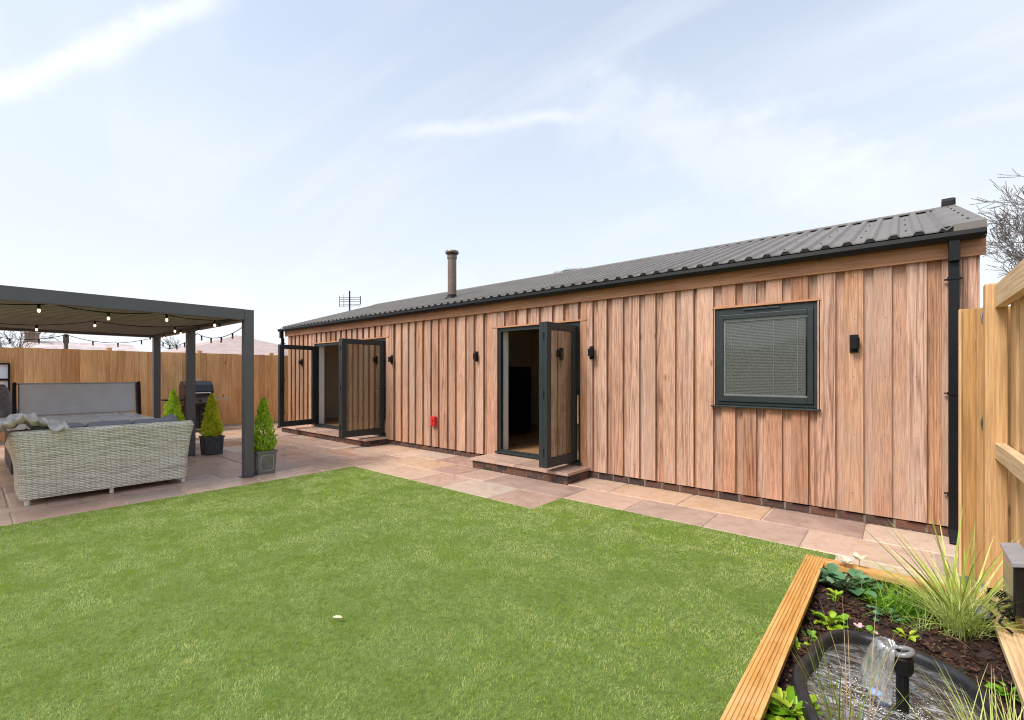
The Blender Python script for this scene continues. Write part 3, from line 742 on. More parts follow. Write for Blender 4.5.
b=MB(); b.box(-11.6,-9.0,7.8,8.6,.187,1.05); b.build('carcass',BLACK,kc,bevel=.005)
b=MB(); b.box(-11.65,-8.95,7.75,8.65,1.051,1.09); b.build('worktop',plain('dark_stone',(.05,.048,.045),.3),kc,bevel=.004)

# ---- wall lights
def wlight(x,label):
    o=thing('wall_light',label,'wall light',(x,FY,1.75),'black up and down wall lights on the cedar front')
    b=MB(); b.box(x-.035,x+.035,FY-.014,FY+.003,1.66,1.835); b.build('back_plate',BLACK,o,bevel=.003)
    b=MB(); b.tube([(x+.01,FY-.055,1.695),(x+.01,FY-.055,1.80)],.038,16); b.box(x-.012,x+.032,FY-.03,FY-.0145,1.725,1.77); b.build('lamp_body',BLACK,o,bevel=.002)
for x,l in ((-.349,'black wall light on the cedar boards right of the grey window'),(-3.277,'black wall light right beside the folded glass of the near doors'),(-5.513,'black wall light just left of the open near doorway'),(-7.945,'black wall light right beside the folded leaves of the far doors'),(-11.867,'farthest black wall light, seen through the single open glass leaf')):
    wlight(x,l)
b=MB(); b.box(-6.665,-6.545,FY-.06,FY-.001,.49,.665); b.box(-6.655,-6.555,FY-.068,FY-.0601,.50,.655); b.lathe([(.02,0),(.02,.01)],(-6.60,FY-.08,.60),8)
tag(b.build('outlet_box',RED,bevel=.006),'small red box low on the cedar wall between the two doorways','utility box')
# ---- aerial
ae=thing('television_aerial','small black television aerial on a mast above the far end of the roof','aerial',(-13.3,7.8,3.2))
b=MB(); b.tube([(-12.72,7.45,3.28),(-12.72,7.45,3.96)],.022,8); b.build('mast',BLACK,ae)
b=MB()
for z in (3.50,3.54,3.64,3.70,3.76): b.tube([(-12.95,7.25,z),(-12.47,7.66,z+.01)],.009,5)
b.tube([(-12.95,7.25,3.48),(-12.95,7.25,3.80)],.009,5); b.tube([(-12.47,7.66,3.56),(-12.47,7.66,3.80)],.016,5); b.tube([(-12.85,7.335,3.46),(-12.85,7.335,3.84)],.008,5)
b.build('aerial_grid',plain('aerial_metal',(.12,.12,.12),.4,.6),ae)

# ------------------------------------------------------------------ pergola
PX0,PX1,PY0,PY1=-12.0,-7.0,-1.7,2.62
pg=thing('pergola','dark grey flat roofed metal pergola standing over the sofa and hot tub','pergola',(PX0,PY0,0))
def post(x,y):
    b=MB(); b.box(x-.06,x+.06,y-.06,y+.06,.008,2.355); o=b.build('post',PERG,pg,bevel=.004)
    b=MB(); b.box(x-.095,x+.095,y-.095,y+.095,0.001,.0078); b.build('base_plate',PERG,o)
for x,y in ((PX1-.06,PY1-.06),(-9.65,PY1-.06),(PX0+.06,PY1-.06),(PX1-.06,PY0+.06),(PX0+.06,PY0+.06),(-9.65,PY0+.06)): post(x,y)
def beam(x0,x1,y0,y1):
    b=MB(); b.box(x0,x1,y0,y1,2.21,2.358); b.build('beam',PERG,pg,bevel=.003)
beam(PX1-.115,PX1-.005,PY0+.121,PY1-.121); beam(PX0+.005,PX0+.115,PY0+.121,PY1-.121)
for ya in (PY1-.115,PY0+.005):
    beam(PX0+.121,-9.711,ya,ya+.11); beam(-9.589,PX1-.121,ya,ya+.11)
b=MB(); x=PX0+.118
while x<PX1-.13:
    x1=min(x+.205,PX1-.117)
    b.box(x,x1-.004,PY0+.118,PY1-.118,2.268,2.300); b.box(x+.05,x+.06,PY0+.118,PY1-.118,2.2565,2.2679); x+=.205
b.build('louvre_roof',PERGU,pg)
# festoon lights
BULB=N('lit_bulb'); em=BULB.n('ShaderNodeEmission'); em.inputs[0].default_value=(1,.66,.36,1); em.inputs[1].default_value=1.6; BULB.l(em.outputs[0],BULB.out.inputs[0]); BULB=BULB.mat
BULBOFF=plain('clear_bulb',(.25,.23,.2),.2)
def festoon(pts,label,step=.42,sag=.1,lit=True,drop=.05):
    o=thing('festoon_lights',label,'string lights',pts[0],'festoon lights hung round the pergola roof')
    b=MB(); allp=[]
    for a,c in zip(pts[:-1],pts[1:]):
        a=Vector(a); c=Vector(c); n=10
        for i in range(n+1):
            q=i/n; p=a.lerp(c,q); p.z-=sag*4*q*(1-q); allp.append(p)
    b.tube(allp,.006,5); b.build('cable',BLACK,o)
    acc=step*.5; last=allp[0]
    for p in allp[1:]:
        acc+=(p-last).length; last=p
        if acc>=step:
            acc=0
            b=MB(); b.lathe([(.012,-.05),(.014,-.004),(.010,.004)],p,8); c=b.build('bulb_cap',BLACK,o)
            q=(p.x+R.uniform(-.006,.006),p.y,p.z-.068)
            b=MB(); b.lathe([(.002,-.020),(.011,-.015),(.015,0),(.012,.013),(.008,.022)],q,10)
            b.build('bulb',BULB if lit else BULBOFF,o,smooth=True)
zt=2.225
festoon([(PX1-.16,y,zt) for y in (2.45,1.55,.6,-.4,-1.5)],'string of lit bulbs under the near long beam of the pergola',.52,.05)
festoon([(-8.3,2.42,zt),(-9.0,1.2,zt-.0),(-10.3,.1,zt),(-11.9,-1.0,zt)],'string of lit bulbs crossing under the pergola roof',.85,.06)
festoon([(PX0-.02,y,2.19) for y in (2.45,1.2,.0,-1.2)],'slack string of unlit bulbs along the far beam of the pergola',.26,.12,False)
festoon([(PX1-.13,PY1+.012,2.23),(-9.55,PY1+.012,2.17),(-12.0,PY1+.012,2.17)],'slack string of bulbs along the house side beam of the pergola',.30,.16,False)
festoon([(PX1-.2,2.4,2.22),(-8.4,2.4,2.22),(-9.6,2.4,2.22),(-10.9,2.4,2.22),(-12.0,2.4,2.22)],'string of lit bulbs inside the house side beam of the pergola',.95,.03)

# ------------------------------------------------------------------ rattan sofa
def rattan():
    n=N('grey_rattan'); tc=n.n('ShaderNodeTexCoord'); sp=n.n('ShaderNodeSeparateXYZ'); n.l(tc.outputs['Object'],sp.inputs[0])
    u=n.math('ADD',sp.outputs[0],sp.outputs[1]); v=sp.outputs[2]
    wob=n.math('MULTIPLY',n.math('SUBTRACT',n.noise(tc.outputs['Object'],13,3,.6),.5),.030)
    v2=n.math('MULTIPLY',n.math('ADD',v,wob),1/.0195)
    row=n.math('FLOOR',v2); fv=n.math('FRACT',v2)
    off=n.math('MULTIPLY',n.math('MODULO',row,2.0),.5)
    fu=n.math('FRACT',n.math('ADD',n.math('MULTIPLY',u,1/.095),off))
    hu=n.math('SINE',n.math('MULTIPLY',fu,math.pi)); hv=n.math('SINE',n.math('MULTIPLY',fv,math.pi))
    h=n.math('MULTIPLY',n.math('POWER',hv,.5),n.math('ADD',n.math('MULTIPLY',n.math('POWER',hu,.7),.75),.25))
    wnz=n.n('ShaderNodeTexWhiteNoise',noise_dimensions='2D'); cb=n.n('ShaderNodeCombineXYZ'); n.l(row,cb.inputs[0]); n.l(n.math('FLOOR',n.math('ADD',n.math('MULTIPLY',u,1/.2),off)),cb.inputs[1]); n.l(cb.outputs[0],wnz.inputs['Vector'])
    st=n.n('ShaderNodeMapping'); n.l(tc.outputs['Object'],st.inputs[0]); st.inputs['Scale'].default_value=(6,6,160)
    fine=n.noise(st.outputs[0],1,3,.6)
    c=n.ramp(n.math('ADD',n.math('MULTIPLY',wnz.outputs['Value'],.22),n.math('MULTIPLY',fine,.78)),[(.3,(.50,.46,.34)),(.5,(.82,.775,.63)),(.7,(.95,.91,.80))])
    c=n.mix(n.ramp(h,[(.12,(.9,.9,.9)),(.45,(0,0,0))]),c,(.16,.14,.105))
    return n.bsdf(c,.5,0,.4,bump=h,bs=.9,bd=.012)
RAT=rattan()
GREYC=plain('grey_cushion',(.24,.25,.275),.9,0,.2,.12,40,.15)
THROW=plain('grey_throw',(.60,.57,.54),.95,0,.2,.35,12,.4)
so_=thing('rattan_sofa','pale grey woven rattan sofa seen from behind with grey cushions','sofa',(-7.3,1.1,0))
# back + arms as one woven shell (flares out to the top)
def shell():
    b=MB()
    # plan outline lower/upper, going: left arm front -> back left -> back right -> right arm front; thickness inward
    def ring(z,fl,ztop=None):
        y0=.36-fl; y1=1.91+fl; xb=-7.30+fl*.45
        return y0,y1,xb,z
    zs=[.07,.35,.58,.775]; fls=[0,.01,.035,.075]
    t_=.09
    outer=[];inner=[]
    for z,f in zip(zs,fls):
        y0,y1,xb,_=ring(z,f)
        r_=.07
        def path(ins):
            a=[(-8.10,y0+ins)]
            a+= [(xb-ins-r_,y0+ins)]
            for k in range(1,6):
                q=k/6*math.pi/2; a.append((xb-ins-r_+r_*math.sin(q),y0+ins+r_-r_*math.cos(q)))
            a.append((xb-ins,y0+ins+r_))
            for k in range(1,5): a.append((xb-ins,y0+ins+r_+(y1-y0-2*ins-2*r_)*k/5))
            a.append((xb-ins,y1-ins-r_))
            for k in range(1,6):
                q=k/6*math.pi/2; a.append((xb-ins-r_+r_*math.cos(q),y1-ins-r_+r_*math.sin(q)))
            a+= [(xb-ins-r_,y1-ins)]
            a+= [(-8.10,y1-ins)]
            return a
        po=path(0); pi=path(t_)
        n=len(po)
        # arms are lower than the back towards the front
        def hz_(p): 
            tt=max(0,min(1,(-7.35-p[0])/.5)); return z if z<.5 else z-(.17*(z-.35)/.425)*(tt*tt*(3-2*tt))
        outer.append([(p[0],p[1],hz_(p)) for p in po]); inner.append([(p[0],p[1],hz_(p)) for p in pi])
    vs=[];
    for L in outer: vs+=L
    for L in inner: vs+=L
    K=len(zs); fs=[]
    for k in range(K-1):
        for i in range(n-1):
            fs.append((k*n+i,k*n+i+1,(k+1)*n+i+1,(k+1)*n+i))
            fs.append(((K+k)*n+i,(K+k+1)*n+i,(K+k+1)*n+i+1,(K+k)*n+i+1))
    for i in range(n-1):
        fs.append(((K-1)*n+i,(K-1)*n+i+1,(2*K-1)*n+i+1,(2*K-1)*n+i)); fs.append((i,K*n+i,K*n+i+1,i+1))
    for i in (0,n-1):
        for k in range(K-1): fs.append((k*n+i,(k+1)*n+i,(K+k+1)*n+i,(K+k)*n+i))
    b.add(vs,fs,.5)
    # rolled top edge
    top=[((a[0]+c[0])/2,(a[1]+c[1])/2,a[2]+.005) for a,c in zip(outer[-1],inner[-1])]
    b.tube(top,.047,10,.5)
    return b
shell().build('woven_frame',RAT,so_,smooth=False)
b=MB(); b.box(-8.12,-7.41,.47,1.80,.075,.33); b.build('seat_base',RAT,so_)
for i in range(3):
    y0=.47+i*.443
    b=MB(); b.box(-8.13,-7.55,y0+.004,y0+.439,.331,.45); b.build('seat_cushion',GREYC,so_,bevel=.03)
    b=MB(); M=Matrix.Translation((-7.47,y0+.22,.62))@Matrix.Rotation(R.uniform(-.03,.03),4,'X')@Matrix.Rotation(-.12,4,'Y'); b.box(-.075,.075,-.218,.218,-.17,.255+R.uniform(-.012,.012),M=M)
    b.build('back_cushion',GREYC,so_,bevel=.045)
b=MB(); M=Matrix.Translation((-7.62,1.72,.66))@Matrix.Rotation(.35,4,'X')@Matrix.Rotation(-.25,4,'Y'); b.box(-.06,.06,-.2,.2,-.2,.2,M=M)
o=b.build('scatter_cushion',GREYC,None,bevel=.045); tag(o,'grey scatter cushion leaning in the right end of the rattan sofa','cushion')
FOOT=plain('white_foot',(.7,.68,.62),.4)
for x,y in ((-7.33,.42),(-7.33,1.13),(-7.33,1.86),(-8.05,.42),(-8.05,1.86)):
    b=MB(); b.lathe([(.018,0.001),(.022,.01),(.02,.072)],(x,y,0),12); b.build('foot',FOOT,so_)
# throw over the left end
b=MB(); nu,nv=96,60
vs=[];fs=[]
for i in range(nu):
    for j in range(nv):
        u=i/(nu-1); v=j/(nv-1)
        y=.02+u*.72; x=-7.75+v*.52
        # lies over the arm/back corner and falls to the outside
        hgt=.80
        z=.86+.11*math.exp(-((y-.40)/.17)**2)+.024*math.sin(v*19+u*5)+.020*math.sin(u*27+v*7)+.012*math.sin(u*47-v*17)+.010*math.sin(v*41+3*math.sin(u*9))+.008*abs(math.sin(u*33+v*29+2*math.sin(v*11)))
        if y<.25: z-= (.25-y)**1.5*1.9
        z-=max(0,(-7.6-x))*.5
        vs.append((x+.03*math.sin(u*15),y+.02*math.sin(v*13),z))
for i in range(nu-1):
    for j in range(nv-1): fs.append((i*nv+j,(i+1)*nv+j,(i+1)*nv+j+1,i*nv+j+1))
b.add(vs,fs,.5)
o=b.build('throw_blanket',THROW,None,smooth=True); sm=o.modifiers.new('thick','SOLIDIFY'); sm.thickness=.025
tag(o,'crumpled grey throw slung over the left end of the rattan sofa','blanket')

# ------------------------------------------------------------------ hot tub
ht=thing('hot_tub','square hot tub with pale marbled rim and its grey cover propped upright','hot tub',(-10.7,1.25,0))
hx0,hx1,hy0,hy1=-11.55,-9.7,.35,2.06
b=MB(); b.box(hx0+.05,hx1-.05,hy0+.05,hy1-.05,.01,.64); 
k=hy0+.06
while k<hy1-.1:
    b.box(hx1-.0499,hx1-.038,k,k+.10,.05,.63); k+=.115
k=hx0+.06
while k<hx1-.1:
    b.box(k,k+.10,hy1-.0499,hy1-.038,.05,.63); k+=.115
b.build('cabinet',plain('tub_cabinet',(.055,.052,.055),.6),ht,bevel=.01)
n=N('marbled_acrylic'); f=n.noise(n.coord(),3.5,8,.65,1.5); MARB=n.bsdf(n.ramp(f,[(.3,(.62,.63,.64)),(.5,(.80,.81,.81)),(.7,(.88,.88,.87))]),.22,0,.5)
b=MB(); b.box(hx0,hx1,hy0,hy0+.2,.641,.715); b.box(hx0,hx1,hy1-.2,hy1,.641,.715); b.box(hx0,hx0+.2,hy0+.2001,hy1-.2001,.641,.715); b.box(hx1-.2,hx1,hy0+.2001,hy1-.2001,.641,.715)
b.build('rim',MARB,ht,bevel=.025)
b=MB(); b.box(hx0+.15,hx1-.15,hy0+.15,hy1-.15,.642,.69)
n=N('tub_water'); f=n.noise(n.coord(),7,3); TW=n.bsdf((.80,.83,.83),.18,0,.5,bump=f,bs=.15,bd=.02)
b.build('tub_water',TW,ht)
VINYL=plain('grey_vinyl',(.74,.76,.80),.6,0,.3,.06,5,.05)
b=MB(); M=Matrix.Translation((-11.52,0,.70))@Matrix.Rotation(rad(-8),4,'Y')
b.box(-.06,.06,.56,2.14,.02,.575,M=M); b.build('cover',VINYL,ht,bevel=.02)
b=MB()
b.box(-.068,.068,.54,2.16,.576,.592,M=M); b.build('cover_edge_strip',plain('pale_piping',(.62,.60,.56),.6),ht,bevel=.004)
for y in (.49,2.165):
    b=MB(); b.box(-.10,.11,y,y+.045,-.35,.60,M=M); b.build('cover_lifter_arm',BLACK,ht,bevel=.008)

# ------------------------------------------------------------------ barbecue
DYB=-.13
bq=thing('gas_barbecue','black gas barbecue with side shelves against the far fence','barbecue',(-13.6,3.9+DYB,0))
b=MB(DYB); b.box(-13.85,-13.40,3.60,4.14,.10,.66); b.build('cabinet',BLACK,bq,bevel=.01)
b=MB(DYB); b.box(-13.399,-13.385,3.62,3.865,.13,.64); b.build('cabinet_door',BLACKG,bq,bevel=.004)
b=MB(DYB); b.box(-13.399,-13.385,3.875,4.12,.13,.64); b.build('cabinet_door',BLACKG,bq,bevel=.004)
b=MB(DYB); b.box(-13.88,-13.36,3.55,4.19,.661,.90); b.build('firebox',BLACKG,bq,bevel=.02)
b=MB(DYB); b.prism([(-13.87,.901),(-13.37,.901),(-13.36,1.02),(-13.42,1.18),(-13.55,1.27),(-13.75,1.27),(-13.87,1.15)],'y',3.56,4.18); l_=b.build('lid',BLACKG,bq,bevel=.015)
b=MB(DYB); b.tube([(-13.32,3.64,.98),(-13.32,4.10,.98)],.014,8); b.box(-13.36,-13.32,3.66,3.68,.97,.99); b.box(-13.36,-13.32,4.06,4.08,.97,.99); b.build('lid_handle',STEEL,l_)
b=MB(DYB); b.tube([(-13.62,3.75,1.268),(-13.62,3.76,1.30),(-13.62,3.98,1.31),(-13.62,3.99,1.268)],.012,6); b.build('rack_rail',STEEL,l_)
b=MB(DYB); b.box(-13.359,-13.345,3.58,4.16,.72,.86); p_=b.build('control_panel',plain('panel_grey',(.12,.12,.125),.35,.6),bq,bevel=.004)
for y in (3.67,3.87,4.07):
    b=MB(DYB); b.tube([(-13.344,y,.79),(-13.315,y,.79)],.026,12); b.build('knob',BLACK,p_)
for ya,yb,mm in ((3.16,3.545,BLACK),(4.195,4.55,STEEL)):
    b=MB(DYB); b.box(-13.84,-13.40,ya,yb,.80,.83); b.build('side_shelf',mm,bq,bevel=.008)
for x,y in ((-13.8,3.64),(-13.45,3.64),(-13.8,4.1),(-13.45,4.1)):
    b=MB(DYB); b.tube([(x,y-.015,.05),(x,y+.015,.05)],.049,14); b.build('caster',BLACK,bq)

# ------------------------------------------------------------------ potted conifers
def conifer(x,y,hbase,htop,rad_,mat,potmat,label,pots,seed,rim=None,drum=False):
    q=random.Random(seed)
    o=thing('potted_conifer',label,'potted conifer',(x,y,0),'clipped conifers in square pots beside the pergola posts')
    s0,s1,h=pots
    b=MB()
    def sq(a): return [(x-a,y-a),(x+a,y-a),(x+a,y+a),(x-a,y+a)]
    lv=[(s0,.002),(s1,h-.03),(s1+.012,h-.03),(s1+.012,h),(s1-.012,h),(s1-.02,h-.06)]
    vs=[];fs=[]
    for a,z in lv: vs+=[p+(z,) for p in sq(a)]
    for k in range(len(lv)-1):
        for i in range(4): fs.append((k*4+i,k*4+(i+1)%4,(k+1)*4+(i+1)%4,(k+1)*4+i))
    fs.append((3,2,1,0)); b.add(vs,fs,.5)
    # raised panel on the two visible faces
    a=(s0+s1)/2
    pot=b.build('pot',potmat,o,bevel=.004)
    b=MB()
    for sgn in (1,-1):
        for (dx,dy) in ((1,0),(0,1)):
            cx=x+sgn*dx*(a+.004); cy=y+sgn*dy*(a+.004); ux,uy=(-dy,dx)
            pts=[]
            rr=a*.72; zc=h*.48; zr=h*.34
            for k in range(17):
                an=2*math.pi*k/16; ca,sa=math.cos(an),math.sin(an)
                sx=math.copysign(abs(ca)**.45,ca)*rr; sz=math.copysign(abs(sa)**.45,sa)*zr
                lean=(s1-s0)*((zc+sz)/h-.5)
                pts.append((cx+ux*sx+sgn*dx*lean,cy+uy*sx+sgn*dy*lean,zc+sz))
            b.tube(pts,.006,5)
    b.build('panel_moulding',rim or potmat,pot)
    b=MB(); b.box(x-s1+.02,x+s1-.02,y-s1+.02,y+s1-.02,h-.05,h-.035); b.build('soil',SOIL,o)
    b=MB(); b.tube([(x,y,h-.05),(x,y,hbase+.1),(x,y,htop-.15)],[.016,.012,.004],6); b.build('trunk',BARK,o)
    b=MB(); H=htop-hbase
    for k in range(2600):
        tt=q.random()**1.35; z=hbase+H*tt
        prof=rad_*(min(1,(tt+.06)/.16))**.6*(1-tt)**.72*1.12
        a=q.uniform(0,2*math.pi); lump=1+.16*math.sin(a*3+tt*9+seed)+.12*math.sin(a*5-tt*14)
        rr=prof*lump*q.uniform(.30,1.12)**.6
        p=Vector((x+rr*math.cos(a),y+rr*math.sin(a),z))
        out=Vector((math.cos(a),math.sin(a),0))
        d=(out*q.uniform(.25,.75)+Vector((q.uniform(-.3,.3),q.uniform(-.3,.3),q.uniform(.7,1.1)))).normalized()
        L=q.uniform(.03,.075)*(1-.35*tt); side=d.cross(Vector((q.uniform(-1,1),q.uniform(-1,1),q.uniform(-1,1)))).normalized()
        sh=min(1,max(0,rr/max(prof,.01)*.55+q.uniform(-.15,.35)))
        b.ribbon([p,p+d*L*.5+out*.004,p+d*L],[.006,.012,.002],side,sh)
        # side sprigs
        for sg in (-1,1):
            d2=(d+side*sg*.7).normalized(); pm=p+d*L*.35
            b.ribbon([pm,pm+d2*L*.5],[.006,.002],d2.cross(out).normalized() if d2.cross(out).length>.01 else side,sh)
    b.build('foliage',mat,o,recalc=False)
LEAD=plain('lead_grey_pot',(.20,.195,.19),.45,.3,.5,.25,10,.1)
LEADL=plain('lead_light',(.42,.41,.40),.45,.3)
PLP=plain('slate_pot',(.045,.05,.06),.5,0,.5,.2,8,.05)
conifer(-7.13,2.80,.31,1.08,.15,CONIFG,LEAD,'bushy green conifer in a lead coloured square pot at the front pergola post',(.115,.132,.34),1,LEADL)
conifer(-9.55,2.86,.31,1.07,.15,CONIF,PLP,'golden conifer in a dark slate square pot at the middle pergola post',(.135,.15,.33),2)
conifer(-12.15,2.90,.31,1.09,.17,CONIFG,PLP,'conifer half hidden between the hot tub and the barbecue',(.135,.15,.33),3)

# ------------------------------------------------------------------ fences
fe=thing('garden_fence','tall brown closeboard fence across the far side of the patio','fence',(-14.2,0,0))
y=-7.0; bay=0
while y<12:
    b=MB(); yy=y
    while yy<y+1.83-.01:
        w_=R.choice([.14,.15,.28,.30]) ; y1=min(yy+w_,y+1.83)
        b.box(-14.2+R.uniform(-.006,.004),-14.18+R.uniform(-.003,.006),yy+.001,y1-.001,.06,2.005+R.uniform(-.008,.008)); yy=y1
    b.build('fence_panel',FENCEW,fe,bevel=.002)
    b=MB(); b.box(-14.235,-14.208,y,y+1.83,.0,.058); 
    for z in (.35,1.0,1.7): b.box(-14.27,-14.21,y,y+1.83,z,z+.08)
    b.build('rail',FENCEW,fe)
    b=MB(); b.box(-14.32,-14.222,y-.05,y+.05,0,2.07); b.build('post',FENCEW,fe)
    y+=1.83; bay+=1
b=MB(); b.box(-14.178,-14.16,-7,12,.0,.055); b.build('gravel_board',plain('concrete_edge',(.42,.36,.28),.9),fe)

fr=thing('garden_fence','yellow new timber fence with post and rails, at the right by the raised bed','fence',(.5,4,0))
b=MB(); b.box(.418,.52,4.26,4.36,-.05,2.035); b.build('post',FENCEY,fr,bevel=.005)
for y in (1.86,-.5):
    b=MB(); b.box(.418,.52,y-.05,y+.05,-.05,2.035); b.build('post',FENCEY,fr,bevel=.005)
for za,zb in ((1.875,2.02),(.91,1.008)):
    for ya,yb in ((1.912,4.258),(-.448,1.808),):
        b=MB(); b.box(.462,.512,ya,yb,za,zb); b.build('rail',RAILW,fr,bevel=.003)
b=MB(); y=-2.5
while y<4.25:
    w_=R.choice([.10,.125,.15]); b.box(.53+R.uniform(-.004,.004),.548,y+.001,y+w_-.001,.05,1.98+R.uniform(-.006,.006)); y+=w_
b.box(.514,.529,3.95,4.02,.05,1.95)
b.build('fence_boards',FENCEY,fr,bevel=.002)

gt=thing('side_gate','narrow boarded gate of reddish timber tucked behind the near fence post','gate',(.3,4.5,0))
b=MB(); b.box(.310,.322,4.44,4.52,.05,1.90); b.build('gate_edge',FENCEY,gt,bevel=.002)
b=MB(); x=.323; 
for w_,yo in ((.072,.012),(.10,0),(.10,.012),(.10,0),(.10,.012),(.10,0),(.10,.012)):
    b.box(x,x+w_-.002,4.45+yo,4.472+yo,.05,1.90); x+=w_
b.build('gate_boards',wood('gate_pine',[(.46,.25,.09),(.54,.33,.14),(.42,.22,.08)],'z',.8,streak=.5,knots=.8),gt,bevel=.002)
b=MB()
for z in (.4,1.6): b.box(.33,.95,4.487,4.53,z,z+.09)
b.build('gate_ledge',FENCEY,gt)
for z in (1.86,1.14):
    b=MB(); pts=[(.44+.022*math.cos(a),4.437,z-.02+.045*math.sin(a)) for a in [k*math.pi/8 for k in range(17)]]
    b.tube(pts,.006,6)
    b.box(.425,.455,4.438,4.449,z+.02,z+.05)
    b.build('ring_latch',STEEL,gt)

# ------------------------------------------------------------------ raised bed
BX0,BX1,BYa,BYb,BZ=-.50,.47,1.0,3.76,.20
bed=thing('raised_bed','low raised planting bed edged with grooved orange timber decking boards','raised bed',(0,2.4,0))
def cap(x0,x1,y0,y1,axis):
    """a decking board with grooves along its length"""
    w_=(x1-x0) if axis=='y' else (y1-y0); ng=7; prof=[(0,BZ-.028),(0,BZ)]
    g=w_/ng
    for i in range(ng):
        if i>0: prof+= [(i*g-.0042,BZ),(i*g-.0024,BZ-.0045),(i*g+.0024,BZ-.0045),(i*g+.0042,BZ)]
    prof+=[(w_,BZ),(w_,BZ-.028)]
    b=MB()
    if axis=='y': b.prism([(x0+p[0],p[1]) for p in prof],'y',y0,y1)
    else: b.prism([(y0+p[0],p[1]) for p in prof],'x',x0,x1)
    return b
cap(BX0,BX0+.112,BYa,BYb,'y').build('cap_board',DECKY,bed)
cap(.358,BX1,BYa,BYb,'y').build('cap_board',RAILW,bed)
cap(BX0+.1125,.3575,BYb-.112,BYb,'x').build('cap_board',DECKX,bed)
cap(BX0+.1125,.3575,BYa,BYa+.112,'x').build('cap_board',DECKX,bed)
b=MB()
b.box(BX0+.015,BX0+.055,BYa+.015,BYb-.015,-.05,BZ-.0285); b.box(.42,BX1-.012,BYa+.015,BYb-.015,-.05,BZ-.0285)
b.box(BX0+.0555,.4195,BYb-.055,BYb-.015,-.05,BZ-.0285); b.box(BX0+.0555,.4195,BYa+.015,BYa+.055,-.05,BZ-.0285)
b.build('side_boards',DECKY,bed)
# pond outline
PO=[(-.334,2.21),(-.345,2.33),(-.318,2.46),(-.305,2.60),(-.262,2.735),(-.183,2.805),(-.10,2.825),(-.02,2.818),(.074,2.79),(.165,2.745),(.235,2.66),(.275,2.556),(.290,2.42),(.285,2.25),(.26,2.05),(.20,1.88),(.08,1.78),(-.06,1.79),(-.19,1.90),(-.275,2.05)]
def smooth_closed(P,m=4):
    out=[]; n=len(P)
    for i in range(n):
        p0,p1,p2,p3=[Vector(P[(i+k-1)%n]) for k in range(4)]
        for j in range(m):
            t_=j/m; out.append(.5*((2*p1)+(-p0+p2)*t_+(2*p0-5*p1+4*p2-p3)*t_*t_+(-p0+3*p1-3*p2+p3)*t_**3))
    return out
PP=smooth_closed(PO); PC=Vector((-.03,2.32))
def inside(x,y,grow=0):
    c=False; n=len(PP)
    P2=[p+(p-PC).normalized()*grow for p in PP] if grow else PP
    for i in range(n):
        a=P2[i]; d=P2[(i+1)%n]
        if (a.y>y)!=(d.y>y) and x<(d.x-a.x)*(y-a.y)/(d.y-a.y)+a.x: c=not c
    return c
def offs(d): return [p-(p-PC).normalized()*d for p in PP]
b=MB(); lv=[(-.012,.150),(-.010,.178),(0,.192),(.018,.195),(.034,.188),(.040,.170),(.055,.02),(.10,-.04)]
vs=[];fs=[];n_=len(PP)
for d,z in lv: vs+=[(p.x,p.y,z) for p in offs(d)]
for k in range(len(lv)-1):
    for i in range(n_): fs.append((k*n_+i,k*n_+(i+1)%n_,(k+1)*n_+(i+1)%n_,(k+1)*n_+i))
fs.append(tuple(reversed(range((len(lv)-1)*n_,len(lv)*n_))))
b.add(vs,fs,.5)
n=N('pond_liner'); f=n.noise(n.coord(),14,5,.6); LINER=n.bsdf(n.ramp(f,[(.35,(.008,.008,.010)),(.7,(.030,.031,.033))]),.34,0,.5,bump=f,bs=.2,bd=.006)
pond=b.build('garden_pond',LINER,smooth=True); tag(pond,'small black moulded pond shell sunk in the raised bed','pond')
# soil with mulch chips
b=MB(); st=.03; X=np.arange(BX0+.056,.4191,st); Yv=np.arange(BYa+.056,BYb-.056,st)
def hsoil(x,y): return .115+.018*math.sin(x*9+1)*math.sin(y*7)+.012*math.sin(x*31+y*17)+.008*math.sin(y*41-x*13)
idx={};vs=[]
for i,x in enumerate(X):
    for j,y in enumerate(Yv):
        z=hsoil(x,y)+R.uniform(-.006,.006)
        if inside(x,y,-.015): z=-.09
        elif inside(x,y,.035): z=max(z,.135)
        idx[i,j]=len(vs); vs.append((x,y,z))
fs=[(idx[i,j],idx[i+1,j],idx[i+1,j+1],idx[i,j+1]) for i in range(len(X)-1) for j in range(len(Yv)-1)]
b.add(vs,fs,.25)
for k in range(5200):
    x=R.uniform(BX0+.06,.41); y=R.uniform(BYa+.06,BYb-.06)
    if inside(x,y,.012): continue
    z=hsoil(x,y)+R.uniform(0,.016)
    if inside(x,y,.04): z=max(z,.14)
    M=Matrix.Translation((x,y,z))@Matrix.Rotation(R.uniform(0,6.3),4,'Z')@Matrix.Rotation(R.uniform(-.6,.6),4,'X')@Matrix.Rotation(R.uniform(-.6,.6),4,'Y')
    s_=R.uniform(.5,1.3); b.box(-.012*s_,.012*s_,-.006*s_,.006*s_,-.003,.003,M=M)
tag(b.build('soil',SOIL,recalc=False),'dark bark mulch filling the raised bed','soil',kind='stuff')
# water
n=N('pond_water'); c=n.coord(); 
wv=n.n('ShaderNodeVectorMath',operation='DISTANCE'); n.l(c,wv.inputs[0]); wv.inputs[1].default_value=(-.07,2.34,.14)
wob=n.noise(c,11,4,.6,.6)
rip=n.math('SINE',n.math('MULTIPLY',n.math('ADD',wv.outputs['Value'],n.math('MULTIPLY',wob,.20)),62.0))
h=n.math('ADD',n.math('MULTIPLY',rip,.5),n.math('MULTIPLY',n.noise(c,15,3,.5,1.0),1.3))
